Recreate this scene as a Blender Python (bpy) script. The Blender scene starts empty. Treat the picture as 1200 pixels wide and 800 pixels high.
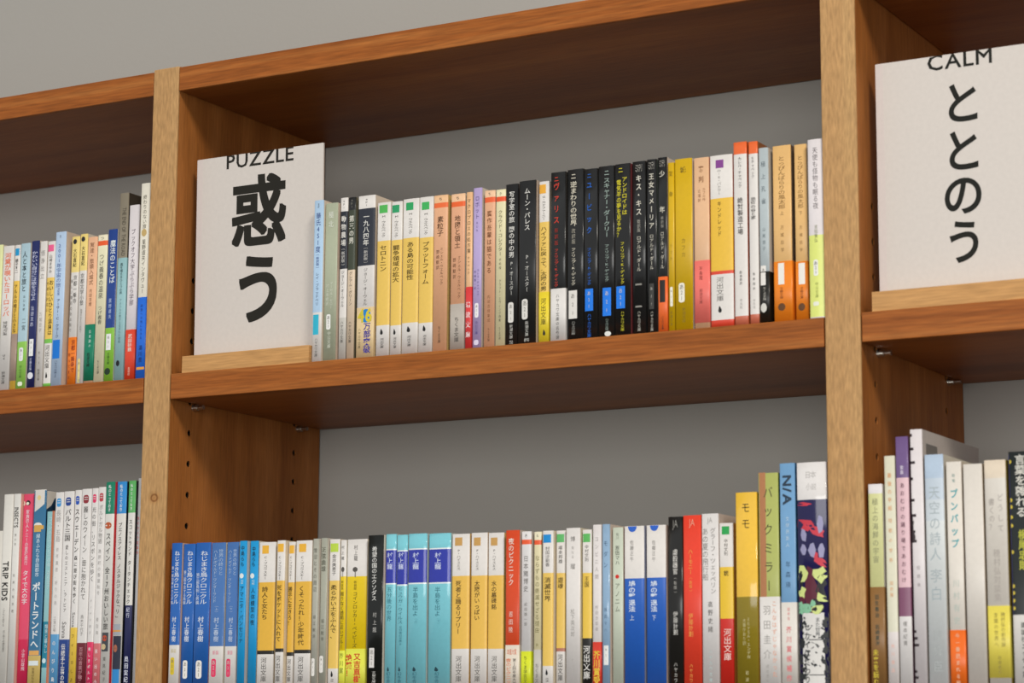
import bpy, bmesh, math, random
from mathutils import Matrix, Vector

# ---------------------------------------------------------------- camera, light, exposure
sc = bpy.context.scene
COL = sc.collection
CAM_LOC=(1.40409, -1.81382, 1.55328)
CAM_AXES=((0.872616, 0.488373, 0.005708), (0.075962, -0.147255, 0.986177), (0.482463, -0.860121, -0.165595))
CAM_LENS=81.874
cam_data = bpy.data.cameras.new('camera')
cam = bpy.data.objects.new('camera', cam_data)
COL.objects.link(cam)
rx, ux, bx_ = [Vector(a) for a in CAM_AXES]
cam.matrix_world = Matrix(((rx.x, ux.x, bx_.x, CAM_LOC[0]), (rx.y, ux.y, bx_.y, CAM_LOC[1]),
                           (rx.z, ux.z, bx_.z, CAM_LOC[2]), (0, 0, 0, 1)))
cam_data.lens = CAM_LENS
cam_data.sensor_width = 36.0
cam_data.clip_start = 0.05
cam_data.dof.use_dof = True
cam_data.dof.focus_distance = 2.24
cam_data.dof.aperture_fstop = 9.0
sc.camera = cam

world = bpy.data.worlds.new('world')
sc.world = world
world.use_nodes = True
world.node_tree.nodes['Background'].inputs[0].default_value = (0.96, 0.985, 1.0, 1)
world.node_tree.nodes['Background'].inputs[1].default_value = 0.51

def area_light(name, loc, target, sx, sy, power, color):
    d = bpy.data.lights.new(name, 'AREA')
    d.shape = 'RECTANGLE'; d.size = sx; d.size_y = sy; d.energy = power; d.color = color
    o = bpy.data.objects.new(name, d); COL.objects.link(o)
    o.location = loc
    o.rotation_euler = (Vector(target) - Vector(loc)).to_track_quat('-Z', 'Y').to_euler()
    return o
area_light('ceiling_window_light', (3.1, -2.5, 4.7), (0.45, 0.0, 1.85), 0.9, 0.9, 112, (1.0, 0.94, 0.84))
area_light('front_fill_light', (1.4, -5.0, 2.1), (0.3, 0.1, 1.9), 4.2, 1.7, 112, (1.0, 0.985, 0.95))  # added fill, no known window; brightens the back wall inside the bays

vs = sc.view_settings
vs.view_transform = 'Standard'; vs.look = 'None'; vs.gamma = 1.0; vs.use_curve_mapping = False
vs.exposure = 0.0

# ---------------------------------------------------------------- helpers
G=dict(PL0=-0.03146,PL1=0.00000,PR0=0.68861,PR1=0.71954,zt1=2.21146,zt0=2.18703,zm1=1.90000,zm0=1.87491,zl1=1.89836,zr1=1.90146,D=0.26528,zlow=1.58320)
random.seed(7)

def lin(h):
    h = h.lstrip('#')
    return tuple(((c / 12.92) if c <= 0.04045 else ((c + 0.055) / 1.055) ** 2.4)
                 for c in (int(h[i:i + 2], 16) / 255 for i in (0, 2, 4)))

MATS = {}
def paper(hexc, rough=0.4, spec=0.5):
    key = (hexc, rough, spec)
    if key not in MATS:
        m = bpy.data.materials.new('printed_paper')
        m.use_nodes = True
        nt = m.node_tree; b = nt.nodes['Principled BSDF']
        c = lin(hexc); c = tuple(min(0.8, x * 0.99) for x in c)
        tc = nt.nodes.new('ShaderNodeTexCoord')
        n = nt.nodes.new('ShaderNodeTexNoise'); n.inputs['Scale'].default_value = 260; n.inputs['Detail'].default_value = 2
        nt.links.new(tc.outputs['Object'], n.inputs['Vector'])
        r = nt.nodes.new('ShaderNodeValToRGB')
        r.color_ramp.elements[0].position = 0.3; r.color_ramp.elements[1].position = 0.7
        r.color_ramp.elements[0].color = (*[x * 0.972 for x in c], 1)
        r.color_ramp.elements[1].color = (*[min(0.9, x * 1.018) for x in c], 1)
        nt.links.new(n.outputs['Fac'], r.inputs['Fac'])
        nt.links.new(r.outputs['Color'], b.inputs['Base Color'])
        b.inputs['Roughness'].default_value = rough
        b.inputs['Specular IOR Level'].default_value = spec
        MATS[key] = m
    return MATS[key]

def wood(name, c0, c1, c2, axis, stretch=28, scale=1.0, rough=0.45, fleck=0.0, fine=1.0, coarse=34, knot=None):
    """procedural veneer, grain running along axis (0 x, 1 y, 2 z)"""
    m = bpy.data.materials.new(name); m.use_nodes = True
    nt = m.node_tree; b = nt.nodes['Principled BSDF']; L = nt.links.new
    tc = nt.nodes.new('ShaderNodeTexCoord')
    mp = nt.nodes.new('ShaderNodeMapping')
    s = [stretch * scale] * 3; s[axis] = 1.6 * scale
    mp.inputs['Scale'].default_value = s
    L(tc.outputs['Object'], mp.inputs['Vector'])
    n1 = nt.nodes.new('ShaderNodeTexNoise'); n1.inputs['Scale'].default_value = 1.0
    n1.inputs['Detail'].default_value = 4; n1.inputs['Distortion'].default_value = 0.6
    L(mp.outputs['Vector'], n1.inputs['Vector'])
    mp2 = nt.nodes.new('ShaderNodeMapping')
    s2 = [520 * fine] * 3; s2[axis] = coarse * 2.2 * fine if coarse != 34 else 34 * fine
    mp2.inputs['Scale'].default_value = s2
    L(tc.outputs['Object'], mp2.inputs['Vector'])
    n2 = nt.nodes.new('ShaderNodeTexNoise'); n2.inputs['Scale'].default_value = 1.0; n2.inputs['Detail'].default_value = 3
    L(mp2.outputs['Vector'], n2.inputs['Vector'])
    r = nt.nodes.new('ShaderNodeValToRGB')
    e = r.color_ramp.elements
    e[0].position = 0.3; e[0].color = (*lin(c0), 1)
    e[1].position = 0.72; e[1].color = (*lin(c2), 1)
    k = e.new(0.5); k.color = (*lin(c1), 1)
    L(n1.outputs['Fac'], r.inputs['Fac'])
    r2 = nt.nodes.new('ShaderNodeMapRange')
    r2.inputs['From Min'].default_value = 0.3; r2.inputs['From Max'].default_value = 0.7
    r2.inputs['To Min'].default_value = 0.80 - fleck; r2.inputs['To Max'].default_value = 1.12
    L(n2.outputs['Fac'], r2.inputs['Value'])
    mx = nt.nodes.new('ShaderNodeMix'); mx.data_type = 'RGBA'; mx.blend_type = 'MULTIPLY'
    mx.inputs[0].default_value = 1.0
    L(r.outputs['Color'], mx.inputs[6]); L(r2.outputs['Result'], mx.inputs[7])
    if knot:                                     # a small knot in the wood with a darker ring
        sub = nt.nodes.new('ShaderNodeVectorMath'); sub.operation = 'SUBTRACT'
        sub.inputs[1].default_value = knot
        L(tc.outputs['Object'], sub.inputs[0])
        scl = nt.nodes.new('ShaderNodeVectorMath'); scl.operation = 'MULTIPLY'; scl.inputs[1].default_value = (1, 1, 1.15)
        L(sub.outputs[0], scl.inputs[0])
        ln = nt.nodes.new('ShaderNodeVectorMath'); ln.operation = 'LENGTH'; L(scl.outputs[0], ln.inputs[0])
        kr = nt.nodes.new('ShaderNodeValToRGB'); ke = kr.color_ramp.elements
        mrk = nt.nodes.new('ShaderNodeMapRange'); mrk.inputs['From Max'].default_value = 0.009
        L(ln.outputs['Value'], mrk.inputs['Value']); L(mrk.outputs['Result'], kr.inputs['Fac'])
        ke[0].position = 0.0; ke[0].color = (0.78, 0.62, 0.5, 1)
        ke[1].position = 1.0; ke[1].color = (1, 1, 1, 1)
        for p_, c_ in ((0.22, (0.9, 0.78, 0.66, 1)), (0.42, (0.45, 0.3, 0.2, 1)), (0.6, (0.92, 0.85, 0.76, 1))):
            q_ = ke.new(p_); q_.color = c_
        mk_ = nt.nodes.new('ShaderNodeMix'); mk_.data_type = 'RGBA'; mk_.blend_type = 'MULTIPLY'; mk_.inputs[0].default_value = 1.0
        L(mx.outputs[2], mk_.inputs[6]); L(kr.outputs['Color'], mk_.inputs[7])
        L(mk_.outputs[2], b.inputs['Base Color'])
    else:
        L(mx.outputs[2], b.inputs['Base Color'])
    bp = nt.nodes.new('ShaderNodeBump'); bp.inputs['Strength'].default_value = 0.12; bp.inputs['Distance'].default_value = 0.0006
    L(n2.outputs['Fac'], bp.inputs['Height']); L(bp.outputs['Normal'], b.inputs['Normal'])
    b.inputs['Roughness'].default_value = rough
    b.inputs['Specular IOR Level'].default_value = 0.2
    return m

def metal(name, c, rough):
    m = bpy.data.materials.new(name); m.use_nodes = True
    nt = m.node_tree; b = nt.nodes['Principled BSDF']
    n = nt.nodes.new('ShaderNodeTexNoise'); n.inputs['Scale'].default_value = 90
    r = nt.nodes.new('ShaderNodeMapRange'); r.inputs['To Min'].default_value = rough * 0.8; r.inputs['To Max'].default_value = rough * 1.3
    nt.links.new(n.outputs['Fac'], r.inputs['Value']); nt.links.new(r.outputs['Result'], b.inputs['Roughness'])
    b.inputs['Base Color'].default_value = (*lin(c), 1); b.inputs['Metallic'].default_value = 1.0
    return m

def plaster(name, c, bump=0.15):
    m = bpy.data.materials.new(name); m.use_nodes = True
    nt = m.node_tree; b = nt.nodes['Principled BSDF']; L = nt.links.new
    tc = nt.nodes.new('ShaderNodeTexCoord')
    n = nt.nodes.new('ShaderNodeTexNoise'); n.inputs['Scale'].default_value = 3.0; n.inputs['Detail'].default_value = 5
    L(tc.outputs['Object'], n.inputs['Vector'])
    r = nt.nodes.new('ShaderNodeValToRGB'); cc = lin(c)
    r.color_ramp.elements[0].color = (*[x * 0.95 for x in cc], 1); r.color_ramp.elements[1].color = (*[x * 1.05 for x in cc], 1)
    L(n.outputs['Fac'], r.inputs['Fac']); L(r.outputs['Color'], b.inputs['Base Color'])
    n2 = nt.nodes.new('ShaderNodeTexNoise'); n2.inputs['Scale'].default_value = 180; n2.inputs['Detail'].default_value = 4
    L(tc.outputs['Object'], n2.inputs['Vector'])
    bp = nt.nodes.new('ShaderNodeBump'); bp.inputs['Strength'].default_value = bump; bp.inputs['Distance'].default_value = 0.001
    L(n2.outputs['Fac'], bp.inputs['Height']); L(bp.outputs['Normal'], b.inputs['Normal'])
    b.inputs['Roughness'].default_value = 0.85; b.inputs['Specular IOR Level'].default_value = 0.2
    return m

def link(name, me, parent=None, loc=None):
    o = bpy.data.objects.new(name, me); COL.objects.link(o)
    if parent is not None: o.parent = parent
    if loc is not None: o.location = loc
    return o

def mesh(name, verts, faces, mats, midx=None, smooth=None):
    me = bpy.data.meshes.new(name)
    me.from_pydata(verts, [], faces)
    for m in (mats if isinstance(mats, (list, tuple)) else [mats]): me.materials.append(m)
    if midx: me.polygons.foreach_set('material_index', midx)
    if smooth: me.polygons.foreach_set('use_smooth', smooth)
    me.update()
    return me

def box_mesh(name, x0, x1, y0, y1, z0, z1, mat, bevel=0.0, seg=2):
    bm = bmesh.new()
    bmesh.ops.create_cube(bm, size=1.0)
    for v in bm.verts:
        v.co = Vector(((x0 + x1) / 2 + v.co.x * (x1 - x0), (y0 + y1) / 2 + v.co.y * (y1 - y0), (z0 + z1) / 2 + v.co.z * (z1 - z0)))
    if bevel: bmesh.ops.bevel(bm, geom=bm.edges[:], offset=bevel, segments=seg, affect='EDGES', profile=0.5)
    me = bpy.data.meshes.new(name); bm.to_mesh(me); bm.free()
    me.materials.append(mat)
    return me

def thing(name, label, cat, loc, group=None):
    o = bpy.data.objects.new(name, None); COL.objects.link(o)
    o.empty_display_size = 0.02
    o.location = loc; o['label'] = label; o['category'] = cat
    if group: o['group'] = group
    return o

# ---------------------------------------------------------------- materials
M_FACE_Z = wood('veneer_vertical', '#8a5022', '#9c5f2b', '#ac6d38', 2, stretch=26, rough=0.5)
M_FACE_X = wood('veneer_shelf', '#7a4218', '#8c4f20', '#9a5c28', 0, stretch=24, rough=0.45)
M_EDGE_X = wood('shelf_edge_band', '#8c4c1b', '#9c5823', '#aa6830', 0, stretch=90, scale=1.4, rough=0.45, fleck=0.08)
M_EDGE_Z = wood('upright_edge_band', '#b58b5a', '#ba905f', '#be9664', 2, stretch=45, scale=1.6, rough=0.5, fleck=0.07, fine=0.9, coarse=44, knot=(-0.0142, 0.0, 1.7782))
M_BLOCK = wood('pale_block_wood', '#b98650', '#c4935c', '#cf9f6a', 0, stretch=40, rough=0.5, fleck=0.02)
M_STEEL = metal('nickel_steel', '#c9c4ba', 0.25)
M_SLEEVE = metal('dark_sleeve_steel', '#6b6055', 0.4)
M_HOLE = paper('#1c140e', 0.9, 0.1)
M_WALL = plaster('grey_wall_paint', '#a29f99')
M_FLOOR = plaster('dark_stone_floor', '#4c463f', 0.3)
M_PAGES = paper('#e4d8bf', 0.8, 0.1)

# ---------------------------------------------------------------- room
D = G['D']
o = link('wall_back', box_mesh('wall_back', -2.4, 3.2, D + 0.002, D + 0.12, 0, 3.6, M_WALL)); o['kind'] = 'structure'
o = link('floor', box_mesh('floor', -2.4, 3.2, -4.0, D + 0.002, -0.08, 0.0, M_FLOOR)); o['kind'] = 'structure'

# ---------------------------------------------------------------- bookcase
PT = G['PL1'] - G['PL0']                       # upright thickness
CW = G['PR0'] - G['PL1']                       # clear width of a bay
UPX = [G['PL0'] - CW - PT, G['PL0'], G['PR0'], G['PR1'] + CW]
ZTOP = G['zt1']
case = thing('bookcase', 'tall open wooden bookcase with light-edged uprights and adjustable shelves against the grey wall', 'bookcase', (0, 0, 0))
HZ0 = 1.9990 - 0.0308 * 16
holes_z = [HZ0 + 0.0308 * i for i in range(17)]
FR = 0.0035                                     # thickness of the front edge band

def upright(x0, idx):
    x1 = x0 + PT
    ztop = ZTOP + (0.0022, 0.0022, 0.0018, 0.002)[idx]
    o = link('upright', box_mesh('upright', x0, x1, FR, D, 0, ztop, M_FACE_Z), case)
    # drill the shelf-pin holes
    bm = bmesh.new()
    for xs, sgn in ((x1, 1), (x0, -1)):
        for yy in (0.0347, 0.2177):
            for z in holes_z:
                mat = Matrix.Translation((xs, yy, z)) @ Matrix.Rotation(math.pi / 2, 4, 'Y')
                bmesh.ops.create_cone(bm, cap_ends=True, segments=14, radius1=0.0033, radius2=0.0033, depth=0.018, matrix=mat)
    me = bpy.data.meshes.new('cut'); bm.to_mesh(me); bm.free(); me.materials.append(M_HOLE)
    c = bpy.data.objects.new('cut', me); COL.objects.link(c)
    md = o.modifiers.new('b', 'BOOLEAN'); md.object = c; md.operation = 'DIFFERENCE'; md.solver = 'EXACT'
    bpy.context.view_layer.update()
    nm = bpy.data.meshes.new_from_object(o.evaluated_get(bpy.context.evaluated_depsgraph_get()))
    o.modifiers.clear(); o.data = nm
    bpy.data.objects.remove(c)
    e = link('front_edge', box_mesh('front_edge', x0, x1, 0, FR, 0, ztop, M_EDGE_Z, 0.0012, 3), o)
    return o

def sleeve_mesh():
    vs_, fs = [], []
    n = 12
    for r, x in ((0.00328, 0.0), (0.0024, 0.0), (0.0024, -0.0065)):
        for k in range(n):
            a = 2 * math.pi * k / n
            vs_.append((x, r * math.cos(a), r * math.sin(a)))
    for q in (0, 1):
        for k in range(n):
            fs.append((q * n + k, q * n + (k + 1) % n, (q + 1) * n + (k + 1) % n, (q + 1) * n + k))
    fs.append(tuple(2 * n + k for k in range(n)))
    return mesh('peg_sleeve', vs_, fs, M_SLEEVE)
SLV = sleeve_mesh()
ups = [upright(x, i) for i, x in enumerate(UPX)]
for i in (1, 2):
    for yy in (0.0347, 0.2177):
        for z in holes_z:
            s = link('peg_sleeve', SLV, ups[i], (UPX[i] + PT - 0.0012, yy, z))

# top boards and shelves, one per bay
def pin_mesh():
    bm = bmesh.new()
    bmesh.ops.create_cone(bm, cap_ends=True, segments=16, radius1=0.0038, radius2=0.0030, depth=0.0055,
                          matrix=Matrix.Translation((0.0027, 0, 0)) @ Matrix.Rotation(math.pi / 2, 4, 'Y'))
    bmesh.ops.create_cone(bm, cap_ends=True, segments=12, radius1=0.0024, radius2=0.0024, depth=0.008,
                          matrix=Matrix.Translation((0.008, 0, 0.0)) @ Matrix.Rotation(math.pi / 2, 4, 'Y'))
    me = bpy.data.meshes.new('shelf_pin'); bm.to_mesh(me); bm.free(); me.materials.append(M_STEEL)
    return me
PIN = pin_mesh()
T1 = G['zm1'] - G['zm0']
def board(name, bay, z1, th, pins, gap=0.0012):
    xa, xb = UPX[bay] + PT + gap, UPX[bay + 1] - gap
    o = link(name, box_mesh(name, xa, xb, FR, D - 0.0005, z1 - th, z1, M_FACE_X, 0.0006, 1), case)
    link('front_edge', box_mesh('front_edge', xa, xb, 0.0004, FR, z1 - th, z1, M_EDGE_X, 0.0007, 2), o)
    if pins:
        for xs, flip in ((UPX[bay] + PT, 1), (UPX[bay + 1], -1)):
            for yy in (0.0405, 0.2237):
                p = link('shelf_pin', PIN, o, (xs, yy, z1 - th - 0.0039))
                if flip < 0: p.rotation_euler = (0, 0, math.pi)
    return o
for bay, z in ((0, G['zt1']), (1, G['zt1'] + 0.001), (2, G['zt1'])):
    board('top_board', bay, z, G['zt1'] - G['zt0'], False, 0.0006)
for bay, z in ((0, G['zl1']), (1, G['zm1']), (2, G['zr1'])):
    board('shelf', bay, z, T1, True)
for bay in (0, 1, 2):
    board('shelf', bay, G['zlow'], T1, True)

# ---------------------------------------------------------------- lettering
GL = {}
TEXTC = bpy.data.curves.new('glyph', 'FONT')
TEXTC.align_x = 'CENTER'; TEXTC.resolution_u = 2
TEXTO = bpy.data.objects.new('glyph', TEXTC)
def is_latin(ch): return ord(ch) < 0x250
def glyph(ch, w=0):
    """one printed character as (points, faces), cached"""
    key = (ch, w)
    if key not in GL:
        TEXTC.body = ch
        TEXTC.resolution_u = 7 if w >= 4 or w == 2 and ch in 'とのう' else 2
        TEXTC.offset = 0.0 if is_latin(ch) else (0.0, 0.010, 0.020, 0.015, 0.008)[w]
        me = TEXTO.to_mesh()
        P, F = [(v.co.x, v.co.y, 0) for v in me.vertices], [tuple(p.vertices) for p in me.polygons]
        rad = (0.0, 0.012, 0.020, 0.028, 0.036)[w] if is_latin(ch) else (0, 0, 0, 0.010, 0.018)[w]
        if rad and P:                           # heavier strokes: copies of the glyph set off all round
            P0, F0 = P[:], F[:]
            for k in range(8):
                b = len(P)
                ox, oy = ((1, 1), (1, 0), (1, -1), (0, -1), (-1, -1), (-1, 0), (-1, 1), (0, 1))[k]
                P = P + [(x + rad * ox, y + rad * oy, k + 1) for x, y, q in P0]
                F = F + [tuple(i + b for i in q) for q in F0]
        GL[key] = (P, F)
        TEXTO.to_mesh_clear()
    return GL[key]

TURN = 'ー（）〔〕「」～・'
def layout(s, z1, z0, em, dx, w, rot):
    """printed line as points in (x, z), mm"""
    V_, F_ = [], []
    def put(pts, fcs, f):
        b0 = len(V_)
        V_.extend((*f(x, y), q) for x, y, q in pts)
        F_.extend(tuple(i + b0 for i in q) for q in fcs)
    if rot == 0:
        n = len(s); pitch = (z1 - z0) / max(1, n); hh = min(pitch * 1.0, em * 1.15)
        for i, ch in enumerate(s):
            zc = z1 - pitch * (i + 0.5)
            pts, fcs = glyph(ch, w)
            if not pts: continue
            if is_latin(ch):
                ys = [q[1] for q in pts]; cy = (min(ys) + max(ys)) / 2
                put(pts, fcs, lambda x, y: (dx + x * em, zc + (y - cy) * hh))
            elif ch in TURN and ch != '・':
                sh = 0.0
                if ch in '（〔「': sh = 0.32
                if ch in '）〕」': sh = -0.32
                put(pts, fcs, lambda x, y: (dx + (y - 0.38) * em * (-1 if False else 1), zc - (x - sh) * hh))
            else:
                put(pts, fcs, lambda x, y: (dx + x * em, zc + (y - 0.37) * hh))
    else:
        # one horizontal run, either across the spine (2) or turned sideways (1)
        adv = []
        for ch in s:
            pts, fcs = glyph(ch, w)
            if not pts: adv.append((0.35, 0)); continue
            xs = [q[0] for q in pts]
            adv.append((max(xs) - min(xs) + 0.09, (max(xs) + min(xs)) / 2))
        tot = sum(a for a, _ in adv)
        cap = 0.70 if is_latin(s[0]) else 0.92
        mid = 0.345 if is_latin(s[0]) else 0.37
        x = -tot / 2
        for ch, (a, c) in zip(s, adv):
            pts, fcs = glyph(ch, w)
            xc = x + a / 2
            if pts:
                if rot == 2:
                    kx = em / tot; kz = (z1 - z0) / cap
                    put(pts, fcs, lambda px, py: (dx + (xc + px - c) * kx, (z1 + z0) / 2 + (py - mid) * kz))
                else:
                    kz = (z1 - z0) / tot; kx = em / cap
                    put(pts, fcs, lambda px, py: (dx + (py - mid) * kx, (z1 + z0) / 2 - (xc + px - c) * kz))
            x += a
    return V_, F_

# ---------------------------------------------------------------- books
def prof(x, w, bu, r):
    """depth (mm, + = away from the viewer) of the spine surface at x from the spine centre"""
    u = 2 * x / w
    y = bu * u * u
    d = w / 2 - abs(x)
    if d < r: y += r - math.sqrt(max(0.0, r * r - (r - d) ** 2))
    return y

def xcols(w, r):
    h = w / 2
    c = [-h, -h + r * 0.13, -h + r * 0.5, -h + r]
    n = 8
    inner = [(-h + r) + (w - 2 * r) * k / n for k in range(1, n)]
    return c + inner + [-q for q in reversed(c)]

def jacket(name, w, d, z0, levels, side, rough, spec, bu, out, parent, pages_in=0.5):
    """folded paper cover: rounded spine with colour bands + both boards; levels = [(ztop, hex)...] from the top"""
    r = min(0.9, w * 0.15)
    xs = xcols(w, r)
    zs = [l[0] for l in levels] + [z0]
    mats, mi = [], {}
    def mid(h):
        if h not in mi: mi[h] = len(mats); mats.append(paper(h, rough, spec))
        return mi[h]
    V_, F_, I_, S_ = [], [], [], []
    nx = len(xs)
    for z in zs:
        for x in xs: V_.append((x * 1e-3 * (w + 2 * out) / w, (prof(x, w, bu, r) - out) * 1e-3, z * 1e-3))
    for k in range(len(zs) - 1):
        m = mid(levels[k][1])
        for i in range(nx - 1):
            a = k * nx + i
            F_.append((a, a + nx, a + nx + 1, a + 1)); I_.append(m); S_.append(True)
    ms = mid(side)
    ye = (bu + r - out) * 1e-3
    zt, zb = zs[0] * 1e-3, z0 * 1e-3
    t = 0.35e-3
    for s in (-1, 1):
        xo = s * (w / 2 + out) * 1e-3; xi = xo - s * t
        b0 = len(V_)
        V_.extend([(xo, ye, zb), (xo, d * 1e-3, zb), (xo, d * 1e-3, zt), (xo, ye, zt),
                   (xi, ye, zb), (xi, d * 1e-3, zb), (xi, d * 1e-3, zt), (xi, ye, zt)])
        q = [(0, 1, 2, 3), (7, 6, 5, 4), (3, 2, 6, 7), (4, 5, 1, 0), (1, 5, 6, 2), (0, 3, 7, 4)]
        for f in q:
            f = tuple(b0 + j for j in (f if s > 0 else f[::-1]))
            F_.append(f); I_.append(ms); S_.append(False)
    # top and bottom rim closing the spine
    for z, flip, row in ((zt, False, 0), (zb, True, len(zs) - 1)):
        b0 = len(V_)
        for x in xs: V_.append((x * 1e-3 * (w - 0.7) / w, (prof(x, w, bu, r) - out + 0.4) * 1e-3, z))
        for i in range(nx - 1):
            f = (row * nx + i, row * nx + i + 1, b0 + i + 1, b0 + i)
            F_.append(f[::-1] if flip else f); I_.append(mid(levels[0][1])); S_.append(False)
    me = mesh(name, V_, F_, mats, I_, S_)
    return link(name, me, parent)

def printed(name, pts, fcs, w, bu, lift, hexc, parent, rough=0.45):
    """flat print laid on the spine surface; pts in mm (x from the centre, z)"""
    r = min(0.9, w * 0.15)
    lim = w / 2 - 0.15
    V_ = []
    for x, z, *q in pts:
        x = max(-lim, min(lim, x)); z = max(0.5, z)
        V_.append((x * 1e-3, (prof(x, w, bu, r) - lift - (q[0] * 0.008 if q else 0)) * 1e-3, z * 1e-3))
    return link(name, mesh(name, V_, fcs, paper(hexc, rough, 0.35)), parent)

def shape(kind, x0, x1, z1, z0):
    """outline fan/grid of a printed mark"""
    if kind in ('rect',):
        n = 6; P, F = [], []
        for i in range(n + 1):
            x = x0 + (x1 - x0) * i / n
            P += [(x, z0), (x, z1)]
        for i in range(n): F.append((2 * i, 2 * i + 2, 2 * i + 3, 2 * i + 1))
        return P, F
    if kind == 'slant':
        n = 8; P, F = [], []
        for i in range(n + 1):
            u = i / n; x = x0 + (x1 - x0) * u
            P += [(x, z0 + (z1 - z0) * 0.42 * u ** 1.3), (x, z1)]
        for i in range(n): F.append((2 * i, 2 * i + 2, 2 * i + 3, 2 * i + 1))
        return P, F
    cx, cz = (x0 + x1) / 2, (z0 + z1) / 2; hw, hz = (x1 - x0) / 2, (z1 - z0) / 2
    P = []
    n = 20
    for k in range(n):
        a = 2 * math.pi * k / n
        if kind == 'round':
            rr = min(hw, hz) * 0.75
            px = cx + (hw - rr) * (1 if math.cos(a) > 0 else -1) + rr * math.cos(a)
            pz = cz + (hz - rr) * (1 if math.sin(a) > 0 else -1) + rr * math.sin(a)
        elif kind == 'half':
            px = cx + hw * math.cos(a); pz = z1 + min(0, math.sin(a)) * (z1 - z0)
        elif kind == 'drop':
            t = math.sin(a)
            px = cx + hw * math.cos(a) * (0.62 - 0.38 * t) - hw * 0.25 * max(0, t); pz = cz + hz * t
        else:
            px = cx + hw * math.cos(a); pz = cz + hz * math.sin(a)
        P.append((px, pz))
    P.append((cx, cz if kind != 'half' else z1 - (z1 - z0) * .3))
    return P, [(k, (k + 1) % n, n) for k in range(n)]

def cover_art(w, bu, h, zlo, parent):
    """abstract comic-like print: red swoops on navy, lime patches, then black strokes on white"""
    rnd = random.Random(11)
    grow = 1.3
    # heights in mm above the shelf
    def blob(cx, cz, rx_, rz, ang, n=11, jag=0.35):
        P = []
        for k in range(n):
            a = 2 * math.pi * k / n; q = 1 + rnd.uniform(-jag, jag)
            x, z = rx_ * math.cos(a) * q, rz * math.sin(a) * q
            x, z = x * grow, z * grow
            P.append((cx + x * math.cos(ang) - z * math.sin(ang), cz + x * math.sin(ang) + z * math.cos(ang)))
        P.append((cx, cz)); return P, [(k, (k + 1) % n, n) for k in range(n)]
    def many(name, items, hexc, lift):
        P, F = [], []
        for p, f in items:
            b = len(P); P += p; F += [tuple(i + b for i in q) for q in f]
        return printed(name, P, F, w, bu, lift, hexc, parent)
    hw = w / 2
    zz = lambda y: h - (y - 541.4) * h / (h_px)          # picture-row helper along the spine height
    h_px = 541.4 + h * 1.352 - 541.4
    zm = zz(711); z8 = zz(812)
    many('white_art_panel', [shape('rect', -hw, hw, zm, max(1, z8 - 25))], '#d9d6d2', 0.08)
    many('red_swoop', [blob(-hw * .5, zz(612), hw * .55, 3.2, -.25), blob(hw * .35, zz(620), hw * .5, 3.0, -.75), blob(hw * .6, zz(654), hw * .4, 2.6, -.6), blob(-hw * .45, zz(589), hw * .35, 1.2, 0), blob(hw * .1, zz(645), hw * .3, 2.0, -.8)], '#c83848', 0.10)
    many('maroon_patch', [blob(-hw * .1, zz(685), hw * .42, 13, .1), blob(-hw * .7, zz(695), hw * .2, 5, 0)], '#5a1c30', 0.10)
    many('black_patch', [blob(hw * .65, zz(683), hw * .3, 7, 0), blob(-hw * .8, zz(672), hw * .18, 6, 0), blob(hw * .2, zz(704), hw * .35, 4, 0)], '#1b1b20', 0.12)
    many('lime_patch', [blob(-hw * .62, zz(668), hw * .34, 5, .3), blob(hw * .55, zz(669), hw * .4, 5, .2), blob(hw * .55, zz(695), hw * .32, 2.6, -.5), blob(hw * .35, zz(707), hw * .3, 3.0, .3), blob(-hw * .7, zz(688), hw * .2, 3, 0)], '#cdd886', 0.14)
    many('mint_patch', [blob(-hw * .5, zz(706), hw * .3, 2.6, 0), blob(-hw * .85, zz(706), hw * .14, 4, 0), blob(0, zz(701), hw * .12, 2.4, 0)], '#84bb98', 0.16)
    many('pale_lettering', [blob(-hw * .55, zz(623), hw * .16, 4, 0, 6), blob(-hw * .55, zz(640), hw * .18, 5, 0, 6), blob(0, zz(641), hw * .16, 5, 0, 6), blob(hw * .6, zz(612), hw * .16, 5.5, 0, 6), blob(hw * .6, zz(640), hw * .16, 5, 0, 6)], '#9895b8', 0.18)
    grow = 1.0
    st = []
    for i in range(150):
        y = rnd.uniform(714, 812)
        side = rnd.choice([-1, -1, 1, 1, 0])
        cx = side * hw * rnd.uniform(.55, .98) if side else rnd.uniform(-hw, hw) * .5
        st.append(blob(cx, zz(y), rnd.uniform(.5, 1.9), rnd.uniform(.4, 1.5) * (1.8 if side else .6), rnd.uniform(-1, 1), 7, .5))
    for y in (741, 780): st.append(shape('rect', -hw * .3, hw * .8, zz(y) + .35, zz(y) - .35))
    many('ink_stroke', st, '#26282a', 0.16)
    a, b = layout('セカイは終わり', zz(722), zz(790), hw * .42, -hw * .42, 2, 0)
    printed('art_caption', a, b, w, bu, .2, '#2c2e30', parent)
    a, b = layout('また世界', zz(716), zz(738), hw * .34, hw * .3, 1, 0)
    printed('art_caption', a, b, w, bu, .2, '#55585a', parent)

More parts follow.
